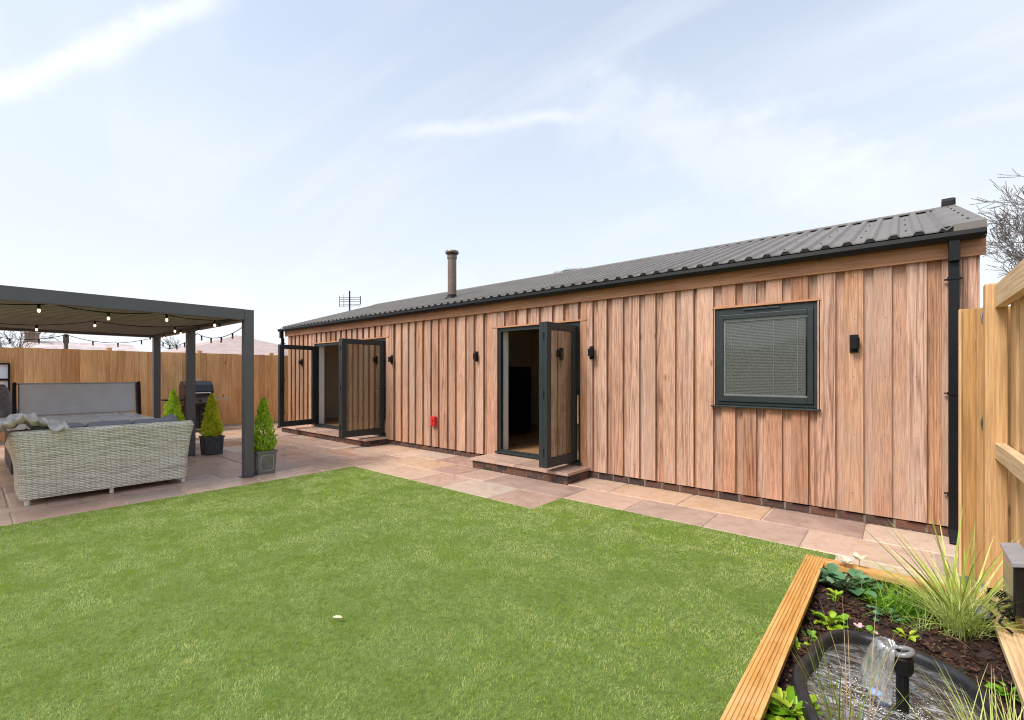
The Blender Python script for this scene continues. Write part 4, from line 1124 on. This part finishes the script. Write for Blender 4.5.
# pale streaks in the colour: aerated water plus painted-in sky reflections
near=n.ramp(wv.outputs['Value'],[(.10,(1,1,1)),(.36,(0,0,0))])
stk=n.noise(n.coord((14,38,1)),1.0,5,.65,1.6)
foam=n.math('MULTIPLY',n.ramp(stk,[(.47,(0,0,0)),(.66,(1,1,1))]),n.math('ADD',n.math('MULTIPLY',near,.9),.07))
col=n.mix(foam,n.ramp(wob,[(.3,(.022,.018,.013)),(.7,(.075,.065,.048))]),(.62,.64,.66))
WATER=n.bsdf(col,.05,0,1.0,bump=h,bs=.5,bd=.03,IOR=1.9)
b=MB(); vs=[]; fs=[]; rings=14
base=offs(.043)
for k in range(rings+1):
    q=k/rings
    for p in base:
        v=PC+(p-PC)*max(q,.001); d=(v-Vector((-.085,2.40))).length
        vs.append((v.x,v.y,.148+.004*math.sin(d*70)*math.exp(-d*4)+.0015*math.sin(v.x*61+v.y*23)))
for k in range(rings):
    for i in range(n_): fs.append((k*n_+i,k*n_+(i+1)%n_,(k+1)*n_+(i+1)%n_,(k+1)*n_+i))
b.add(vs,fs,.5); tag(b.build('pond_water',WATER,smooth=True),kind='structure')
# fountain: riser, nozzle, water bell
FXp,FYp=.005,2.335
fo=thing('pond_fountain','black pond pump throwing a clear bell of water over a small blue light','fountain',(FXp,FYp,.1))
b=MB(); b.lathe([(.020,-.04),(.020,.20)],(FXp,FYp,.1),14); b.lathe([(.028,.195),(.034,.21),(.034,.255),(.022,.275),(.018,.27)],(FXp,FYp,.1),16); b.build('riser',BLACK,fo)
n=N('falling_water'); f=n.noise(n.coord((1,1,.16)),34,4,.6,.3)
tr=n.n('ShaderNodeBsdfTransparent'); tr.inputs[0].default_value=(.93,.95,.96,1)
gl=n.n('ShaderNodeBsdfGlossy'); gl.inputs['Roughness'].default_value=.06; bp=n.n('ShaderNodeBump'); bp.inputs['Strength'].default_value=.5; bp.inputs['Distance'].default_value=.01; n.l(f,bp.inputs['Height']); n.l(bp.outputs[0],gl.inputs['Normal'])
df=n.n('ShaderNodeBsdfDiffuse'); df.inputs[0].default_value=(.86,.88,.90,1); tl=n.n('ShaderNodeBsdfTranslucent'); tl.inputs[0].default_value=(.86,.88,.90,1)
m0=n.n('ShaderNodeMixShader'); m0.inputs[0].default_value=.5; n.l(df.outputs[0],m0.inputs[1]); n.l(tl.outputs[0],m0.inputs[2])
m1=n.n('ShaderNodeMixShader'); n.l(n.ramp(f,[(.42,(.06,.06,.06)),(.72,(.62,.62,.62))]),m1.inputs[0]); n.l(tr.outputs[0],m1.inputs[1]); n.l(m0.outputs[0],m1.inputs[2])
ms=n.n('ShaderNodeMixShader'); ms.inputs[0].default_value=.22; n.l(m1.outputs[0],ms.inputs[1]); n.l(gl.outputs[0],ms.inputs[2]); n.l(ms.outputs[0],n.out.inputs[0]); BELL=n.mat
b=MB(); vs=[];fs=[]; nn=30; mm=16
# a one-sided sheet of water that leaves the nozzle and falls towards the left of the riser
for i in range(mm):
    q=i/(mm-1); out=.022+.105*q**.8; zz=.262+.050*math.sin(min(1,q*1.6)*math.pi*.62)-.185*max(0,q-.30)**1.5/.586
    for k in range(nn):
        a=rad(112)+rad(140)*k/(nn-1); e=math.sin(math.pi*k/(nn-1))
        rr=out*(.62+.42*e)*(1+.05*math.sin(k*1.9+q*9)); z=.1+zz-(1-e)*.035*q+.004*math.sin(k*2.3+i*1.1)
        vs.append((FXp-.006+rr*math.cos(a),FYp+rr*math.sin(a),max(z,.146)))
for i in range(mm-1):
    for k in range(nn-1): fs.append((i*nn+k,i*nn+k+1,(i+1)*nn+k+1,(i+1)*nn+k))
b.add(vs,fs,.5)
o=b.build('water_bell',BELL,fo,smooth=True); q=o.modifiers.new('thick','SOLIDIFY'); q.thickness=.003; q=o.modifiers.new('sub','SUBSURF'); q.levels=1; q.render_levels=1
b=MB(); b.tube([(FXp+.030*math.cos(a),FYp+.030*math.sin(a),.375+.010*math.cos(a)) for a in [k*math.pi/10 for k in range(21)]],.010,8); b.build('nozzle_ring',plain('wet_grey_plastic',(.22,.22,.22),.15),fo,smooth=True)
LED=N('blue_led'); em=LED.n('ShaderNodeEmission'); em.inputs[0].default_value=(.25,.45,1,1); em.inputs[1].default_value=1.0; LED.l(em.outputs[0],LED.out.inputs[0])
b=MB(); b.lathe([(.020,0),(.022,.008),(.012,.012)],(FXp-.085,FYp+.060,.145),16); b.build('led_lamp',LED.mat,fo)
FOAM=plain('foam',(.85,.87,.9),.3)
b=MB(); q=random.Random(4)
for k in range(420):
    a=q.uniform(0,6.3); r_=.06+abs(q.gauss(0,.06)); x=FXp-.06+r_*math.cos(a)*1.1; y=FYp+.01+r_*math.sin(a)*1.1
    if not inside(x,y,-.05): continue
    s_=q.uniform(.0010,.0028); b.lathe([(s_*.4,-s_*.3),(s_,0),(s_*.5,s_*.7)],(x,y,.150+q.random()**3*.03),5)
b.build('splash_drops',FOAM,fo,smooth=True)

# ------------------------------------------------------------------ plants in the bed
def tuft(name,label,c,n,L,lean,wd,mat,seed,spread=.03,cat='ornamental grass',droop=.6,az=None,extra=None):
    q=random.Random(seed); b=MB(); x,y=c; z0=hsoil(x,y)+.005
    for k in range(n):
        a=q.uniform(0,2*math.pi) if az is None else q.gauss(az[0],az[1])
        le=q.uniform(*lean); l=q.uniform(*L); w_=q.uniform(*wd)
        p=Vector((x+q.gauss(0,spread),y+q.gauss(0,spread),z0-.02)); pts=[];ws=[]
        h=Vector((math.cos(a),math.sin(a),0)); side=Vector((-h.y,h.x,0)); side=(side+Vector((0,0,q.uniform(-.5,.5)))).normalized()
        th=le; m=7
        for i in range(m+1):
            pts.append(p.copy()); u=i/m; ws.append(w_*(.55+.9*u)*(1 if u<.35 else (1-u)/.65*1.0+.04) if u<.35 else w_*(.865)*((1-u)/.65)**.8+.0004)
            p=p+(h*math.sin(th)+Vector((0,0,math.cos(th))))*(l/m); th+=droop*q.uniform(.7,1.3)/m
        b.ribbon(pts,ws,side,q.random())
    o=b.build(name,mat,recalc=False)
    return tag(o,label,cat)
# the big spiky one
o=tuft('spiky_grass','tall spiky plant with yellow striped blades fanning out against the fence post',(.245,3.40),70,(.40,.68),(.05,1.15),(.011,.018),SPIKE,11,.022,droop=.3)
tuft('pale_sedge','dense pale sedge clump below the tall spiky plant',(.240,3.30),380,(.18,.38),(.03,.85),(.0035,.006),PALEB,12,.032,droop=.7)
tuft('fine_grass','bright green fine bladed grass clump beside the dark round leaves',(-.02,3.36),420,(.12,.27),(.1,1.15),(.003,.0055),FINE,13,.045,droop=1.0)
tuft('wispy_grass','thin wispy green grass between the bright clump and the pale sedge',(.09,3.20),70,(.14,.26),(.4,1.3),(.0016,.003),PALEB,14,.03,droop=.9)
tuft('pond_reed','upright green reed rising in front of the pond at the picture bottom',(-.135,1.86),46,(.26,.50),(.0,.30),(.004,.007),REED,15,.022,cat='reed',droop=.35)
tuft('pond_reed','thin straw coloured reed stems crossing in front of the fountain',(-.105,1.95),9,(.46,.58),(.02,.30),(.0025,.004),DRY,25,.03,cat='reed',droop=.30)
tuft('pale_grass','pale green tussock spraying over the near right edge of the pond',(.262,2.10),210,(.20,.40),(.05,.8),(.004,.007),PALEB,16,.04,droop=.45)
def leafclump(name,label,c,n,size,mat,seed,spread,hgt,roundness=1.0,cup=.2,cat='plant',stem=True):
    q=random.Random(seed); b=MB(); x,y=c; z0=hsoil(x,y)
    for k in range(n):
        a=q.uniform(0,2*math.pi); r_=spread*math.sqrt(q.random()); s_=q.uniform(*size)
        p=Vector((x+r_*math.cos(a),y+r_*math.sin(a),z0+q.uniform(.25,1)*hgt*(1-.4*r_/spread)))
        # leaf frame
        out=Vector((math.cos(a),math.sin(a),q.uniform(-.1,.9))).normalized(); side=Vector((-math.sin(a),math.cos(a),q.uniform(-.35,.35))).normalized(); up=side.cross(out)*-1
        if up.z<0: up=-up
        m=7; vs=[];fs=[]
        for i in range(m):
            u=i/(m-1); wd=s_*.5*roundness*(math.sin(math.pi*min(1,u*.93+.07)))**.6
            wob=1+.12*math.sin(i*2.4+k)
            cz=cup*s_*(u-.4)**2*-1.2
            pc=p+out*(u-.15)*s_+up*cz
            vs+= [pc-side*wd*wob+up*wd*.35, pc, pc+side*wd*wob+up*wd*.35]
        for i in range(m-1): fs+= [(3*i,3*i+1,3*i+4,3*i+3),(3*i+1,3*i+2,3*i+5,3*i+4)]
        b.add(vs,fs,q.random())
        if stem: b.tube([(x+r_*.3*math.cos(a),y+r_*.3*math.sin(a),z0-.01),p+out*(-.15*s_)],[.0018,.0012],4)
    o=b.build(name,mat,recalc=False,smooth=True); return tag(o,label,cat)
leafclump('ivy_plant','low clump of dark green round leaves in the far corner of the bed',(-.245,3.46),46,(.045,.08),DARKL,21,.125,.085,1.1)
leafclump('ivy_plant','small dark leaved sprawl along the back board by the white flowers',(-.20,3.575),24,(.03,.05),DARKL,22,.11,.05,1.0)
leafclump('leafy_plant','mid green lobed leaves between the round leaves and the bright grass',(-.10,3.40),18,(.045,.075),FINE,23,.07,.09,.8)
leafclump('primrose','lime green crinkled rosette at the top left of the pond',(-.285,2.99),34,(.035,.065),LIME,24,.065,.065,.7)
leafclump('primrose','lush lime green rosette in the near left corner of the bed',(-.325,2.06),40,(.05,.085),LIME,27,.075,.085,.7)
leafclump('seedling','tiny bright green seedling at the left rim of the pond',(-.375,2.57),14,(.02,.035),LIME,28,.03,.05,.7)
leafclump('seedling','small dark green seedling between the left board and the pond',(-.355,2.77),16,(.02,.035),FINE,29,.035,.04,.7)
leafclump('seedling','little upright lime sprout below the round dark leaves',(-.285,3.22),12,(.03,.05),LIME,30,.03,.075,.45)
leafclump('seedling','pair of broad green leaves beside a pink bud at the pond top',(-.135,2.985),6,(.03,.045),FINE,33,.025,.035,.8)
def flower(label,c,z,mat,n,sz,seed):
    q=random.Random(seed); b=MB(); x,y=c
    o=thing('flower',label,'flower',(x,y,.12))
    b=MB(); b.tube([(x+.01,y-.03,.10),(x,y-.01,z*.7),(x,y,z)],[.0022,.0018,.0015],5); b.build('stem',FINE,o)
    b=MB()
    for k in range(n):
        a=2*math.pi*k/n+q.uniform(-.2,.2); d=Vector((math.cos(a),math.sin(a),q.uniform(.3,.9))).normalized(); side=Vector((-math.sin(a),math.cos(a),0))
        p=Vector((x,y,z)); b.ribbon([p,p+d*sz*.5,p+d*sz*.9+Vector((0,0,.004)),p+d*sz*1.1],[sz*.25,sz*.75,sz*.6,sz*.12],side)
    b.build('petals',mat,o,recalc=False)
flower('cream flower in the far corner of the bed, left of the pair',(-.275,3.67),.225,PETAL,7,.050,1)
flower('cream flower in the far corner of the bed, taller one of the pair',(-.205,3.73),.245,PETAL,6,.052,2)
flower('small pink bud lying by the top edge of the pond',(-.165,2.95),.15,PETALP,5,.026,3)
flower('tiny pale bud at the pond edge below the bright grass',(-.095,2.93),.15,PETALP,5,.013,4)
tuft('fine_grass','short green grass tuft in front of the back board by the spiky plant',(.10,3.50),160,(.10,.22),(.1,1.2),(.003,.005),FINE,41,.04,droop=.9)
leafclump('leafy_plant','trailing green leaves at the foot of the bright fine grass',(-.06,3.25),26,(.025,.045),DARKL,42,.09,.04,.8)
leafclump('seedling','yellowish seedling by the pond rim under the wispy grass',(.02,2.98),12,(.02,.035),LIME,43,.035,.04,.7)
leafclump('leafy_plant','low green leaves under the near end of the right edging board',(.335,2.75),20,(.025,.045),FINE,44,.045,.05,.7)
# box light + spot
lb=thing('junction_box','black weatherproof box with a sloping grey lid fixed low on the right fence','junction box',(.44,3.4,.24))
b=MB(); b.box(.408,.461,3.20,3.50,.30,.545); b.build('box_body',BLACKG,lb,bevel=.008)
b=MB(); M=Matrix.Translation((.43,3.35,.555))@Matrix.Rotation(rad(-12),4,'Y'); b.box(-.030,.045,-.17,.17,-.012,.012,M=M); b.build('box_lid',plain('grey_lid',(.30,.31,.33),.35),lb,bevel=.004)
b=MB()
for k in range(4):
    q=random.Random(k+50); pts=[(.42,3.24+.06*k,.345)]
    for i in range(1,6): pts.append((.40+q.uniform(-.04,.03),3.26+.05*k+q.uniform(-.06,.06),.345-.026*i))
    b.tube(pts,.006,6)
b.build('box_cable',BLACK,lb,smooth=True)
b=MB(); q=random.Random(9); pts=[]
for k in range(40):
    a=k*.55; pts.append((.405+.045*math.cos(a)+q.uniform(-.01,.01),3.60+.11*math.sin(a)+q.uniform(-.01,.01),BZ+.012+.0009*k))
b.tube(pts,.0055,6)
tag(b.build('cable_coil',BLACK,smooth=True),'loose coil of black cable on the right edging board under the box','cable')
sp_=thing('garden_spotlight','small black garden spotlight on a spike beside the right edging board','spotlight',(.335,3.36,.12))
b=MB(); d=Vector((-.35,-.75,.45)).normalized(); p=Vector((.335,3.36,.215)); b.tube([p-d*.035,p-d*.02,p+d*.045,p+d*.05],[.018,.030,.034,.034],14); b.build('lamp_head',BLACK,sp_)
b=MB(); b.lathe([(.030,0),(.030,.003)],(0,0,0),14); M=Matrix.Translation(p+d*.0505)@d.to_track_quat('Z','Y').to_matrix().to_4x4(); b.v=[tuple(M@Vector(v)) for v in b.v]; b.build('lens',plain('lens_grey',(.10,.11,.12),.2),sp_)
b=MB(); b.tube([(.335,3.36,.07),(.335,3.36,.19)],[.006,.010],6); b.build('spike',BLACK,sp_)

# ------------------------------------------------------------------ mirror, jacket on the far fence
mr=thing('framed_panel','black framed pale panel with two panes hung on the far fence','panel',(-14.17,.3,1.3))
b=MB(); y0,y1=-.35,.57
for q in ((y0,y1,1.645,1.675),(y0,y1,1.315,1.355),(y0,y1,.985,1.015),): b.box(-14.165,-14.135,*q)
for q in ((y0,y0+.03),(y1-.03,y1),(.09,.12)): b.box(-14.166,-14.136,q[0],q[1],1.0,1.66)
b.build('frame',BLACK,mr)
MIR=plain('pale_pane',(.78,.82,.86),.2,0,.5,.04)
for za,zb in ((1.356,1.644),(1.016,1.314)):
    b=MB(); b.box(-14.158,-14.15,y0+.03,y1-.03,za,zb); b.v=[(v[0]-.004-(v[2]-za)*.10,v[1],v[2]) for v in b.v]; b.build('pale_pane',MIR,mr)
b=MB(); vs=[];fs=[];nu,nv=18,20
for i in range(nu):
    for j in range(nv):
        u=i/(nu-1);v=j/(nv-1); a=math.pi*2*u
        r_=.09+.16*v**.8+.03*math.sin(a*5)*v; z=1.27-.62*v
        vs.append((-11.82+r_*.7*math.cos(a),.33+r_*math.sin(a),z))
for i in range(nu-1):
    for j in range(nv-1): fs.append((i*nv+j,(i+1)*nv+j,(i+1)*nv+j+1,i*nv+j+1))
b.add(vs,fs,.5); b.box(-11.822,-11.818,.328,.332,1.26,2.25)
tag(b.build('hanging_robe',plain('dark_cloth',(.26,.25,.27),.95,0,.2,.3,20,.3),smooth=True),'dark grey robe hanging under the pergola beside the hot tub','robe')

# ------------------------------------------------------------------ trees and houses beyond
def baretree(x,y,h,seed,label,mat=TWIG,spread=.5,depth=6,r0=.16,trunkfrac=.25,minr=.0075):
    q=random.Random(seed); o=thing('bare_tree',label,'tree',(x,y,0))
    bt=MB(); bc=MB()
    def grow(p,d,L,r_,dep):
        pts=[p]; rs=[r_]; n=4
        for i in range(n):
            d=(d+Vector((q.gauss(0,.11),q.gauss(0,.11),q.gauss(.03,.06)))).normalized(); p=p+d*(L/n); pts.append(p); rs.append(max(r_*(1-.38*(i+1)/n),minr))
        (bt if dep==depth else bc).tube(pts,rs,7 if dep>3 else 4,caps=False)
        if dep==0: return
        for k in range(q.choice([2,3,3]) if dep<depth else 4):
            ax=d.orthogonal().normalized(); ax.rotate(Quaternion(d,q.uniform(0,6.3)))
            nd=d.copy(); nd.rotate(Quaternion(ax,q.uniform(.25,.62)*(1+spread*.3)))
            f=q.uniform(.55,1.0); pp=pts[int(round(f*n))]
            grow(pp,nd,L*q.uniform(.62,.85),rs[-1]*q.uniform(.55,.8),dep-1)
    grow(Vector((x,y,-.1)),Vector((0,0,1)),h*trunkfrac,r0,depth)
    bt.build('trunk',BARK,o,recalc=False); bc.build('branches',mat,o,recalc=False)
baretree(3.25,18.0,7.3,12,'bare winter tree rising behind the right end of the bungalow',depth=7,r0=.17,trunkfrac=.30)
def gy(px,x):  # y on the line of sight through px at a given x
    a=(px-512)/460; r=(-.6455+.7638*a,.7638+.6455*a); return x/r[0]*r[1]
baretree(-34,gy(4,-34),5.2,31,'bare tree beyond the far fence at the extreme left',depth=6,r0=.14,trunkfrac=.26)
baretree(-34,gy(178,-34),5.0,32,'bare tree beyond the far fence between the two back pergola posts',depth=6,r0=.14,trunkfrac=.26)
baretree(-40,gy(268,-40),5.0,33,'bare tree behind the pink roofed house near the bungalow end',depth=6,r0=.12,trunkfrac=.26)
ROOFP=N('clay_tiles'); c=ROOFP.coord(); f=ROOFP.noise(c,3,5,.6)
sp2=ROOFP.n('ShaderNodeSeparateXYZ'); ROOFP.l(c,sp2.inputs[0]); rw=ROOFP.math('FRACT',ROOFP.math('MULTIPLY',sp2.outputs[2],6.0))
ROOFP=ROOFP.bsdf(ROOFP.mix(ROOFP.ramp(rw,[(0,(.35,.35,.35)),(.2,(0,0,0))]),ROOFP.ramp(f,[(.3,(.37,.28,.25)),(.7,(.48,.385,.355))]),(.30,.18,.15)),.8)
ROOFG=plain('grey_tiles',(.30,.29,.30),.8)
BRW=plain('brick_wall_far',(.30,.17,.12),.85); RNDW=plain('white_render_far',(.62,.60,.56),.85); DKW=flat('dark_window',(.03,.035,.04),.15)
def farhouse(label,x0,x1,y0,y1,ze,zr,wm_,rm,hip=False,chim=None):
    o=thing('neighbour_house',label,'house',((x0+x1)/2,(y0+y1)/2,0))
    b=MB(); b.box(x0,x1,y0,y1,-.1,ze); xm=(x0+x1)/2
    if not hip: b.add([(x0,y0,ze),(x1,y0,ze),(xm,y0,zr-.05),(x0,y1,ze),(x1,y1,ze),(xm,y1,zr-.05)],[(0,1,2),(5,4,3)])
    b.build('wall',wm_,o)
    h=.0 if not hip else (x1-x0)*.5; e=.3
    b=MB(); v=[(x0-e,y0-e,ze-.1),(x1+e,y0-e,ze-.1),(x1+e,y1+e,ze-.1),(x0-e,y1+e,ze-.1),(xm,y0-e+h,zr),(xm,y1+e-h,zr)]
    v2=[(p[0],p[1],p[2]+.12) for p in v]
    F=[(1,2,5,4),(3,0,4,5)]+([(0,1,4),(2,3,5)] if hip else [])
    b.add(v,[tuple(reversed(f)) for f in F]); b.add(v2,F)
    b.add(v+v2,[(0,1,7,6),(1,2,8,7),(2,3,9,8),(3,0,6,9)])
    rf=b.build('roof',rm,o,recalc=False)
    if chim:
        b=MB(); b.box(xm-.35,xm+.35,chim-.3,chim+.3,zr-.5,zr+chim*0+.55); b.box(xm-.4,xm+.4,chim-.35,chim+.35,zr+.551,zr+.63); b.lathe([(.11,.63),(.09,.95)],(xm,chim,zr),10); b.build('chimney',BRW,rf)
    y=y0+1
    while y<y1-1.5:
        b=MB(); b.box(x1+.001,x1+.04,y,y+1.1,.9,min(ze-.3,2.0)); b.build('window',DKW,o); y+=2.6
farhouse('low house with a pink clay tiled roof beyond the fence by the bungalow end',-30,-23,gy(183,-23),gy(330,-23),2.3,3.35,BRW,ROOFP,True)
farhouse('pale rendered building with a faded roof beyond the fence behind the pergola',-44,-37,gy(28,-40),gy(128,-40),2.5,3.35,RNDW,plain('faded_tiles',(.50,.42,.40),.8,0,.3,.3,1.2),False,gy(32,-40.5))
b=MB(); yq=gy(66,-36); b.tube([(-36,yq,-.1),(-36,yq,3.7)],[.12,.09],10); b.box(-36.08,-35.92,yq-.12,yq+.12,3.2,3.65)
tag(b.build('utility_pole',plain('pole_wood',(.12,.10,.09),.9)),'short dark pole standing beyond the far fence behind the pergola','pole')

hd=thing('reflection_hedge','dark evergreen hedge added unseen behind the viewer to darken the window reflection','hedge',(-4,-5.6,0))  # added out of view so the window glass reflects something dark
b=MB(); q=random.Random(77)
for k in range(16000):
    x=q.uniform(-13,4); z=q.uniform(0,2.4)*(1+.06*math.sin(x*2.1)); y=-5.2-abs(q.gauss(0,.22))-.05*math.sin(x*5)
    d=Vector((q.uniform(-1,1),q.uniform(-.2,1),q.uniform(-.3,1))).normalized(); sd=d.orthogonal().normalized()
    p=Vector((x,y,z)); b.ribbon([p,p+d*.07,p+d*.13],[.05,.09,.01],sd)
b.build('foliage',leafmat('hedge_leaf',[(0,(.02,.05,.015)),(1,(.06,.11,.03))],.5),hd,recalc=False)
b=MB(); b.box(-13,4,-6.0,-5.55,0,2.2); b.build('branch_core',BARK,hd)
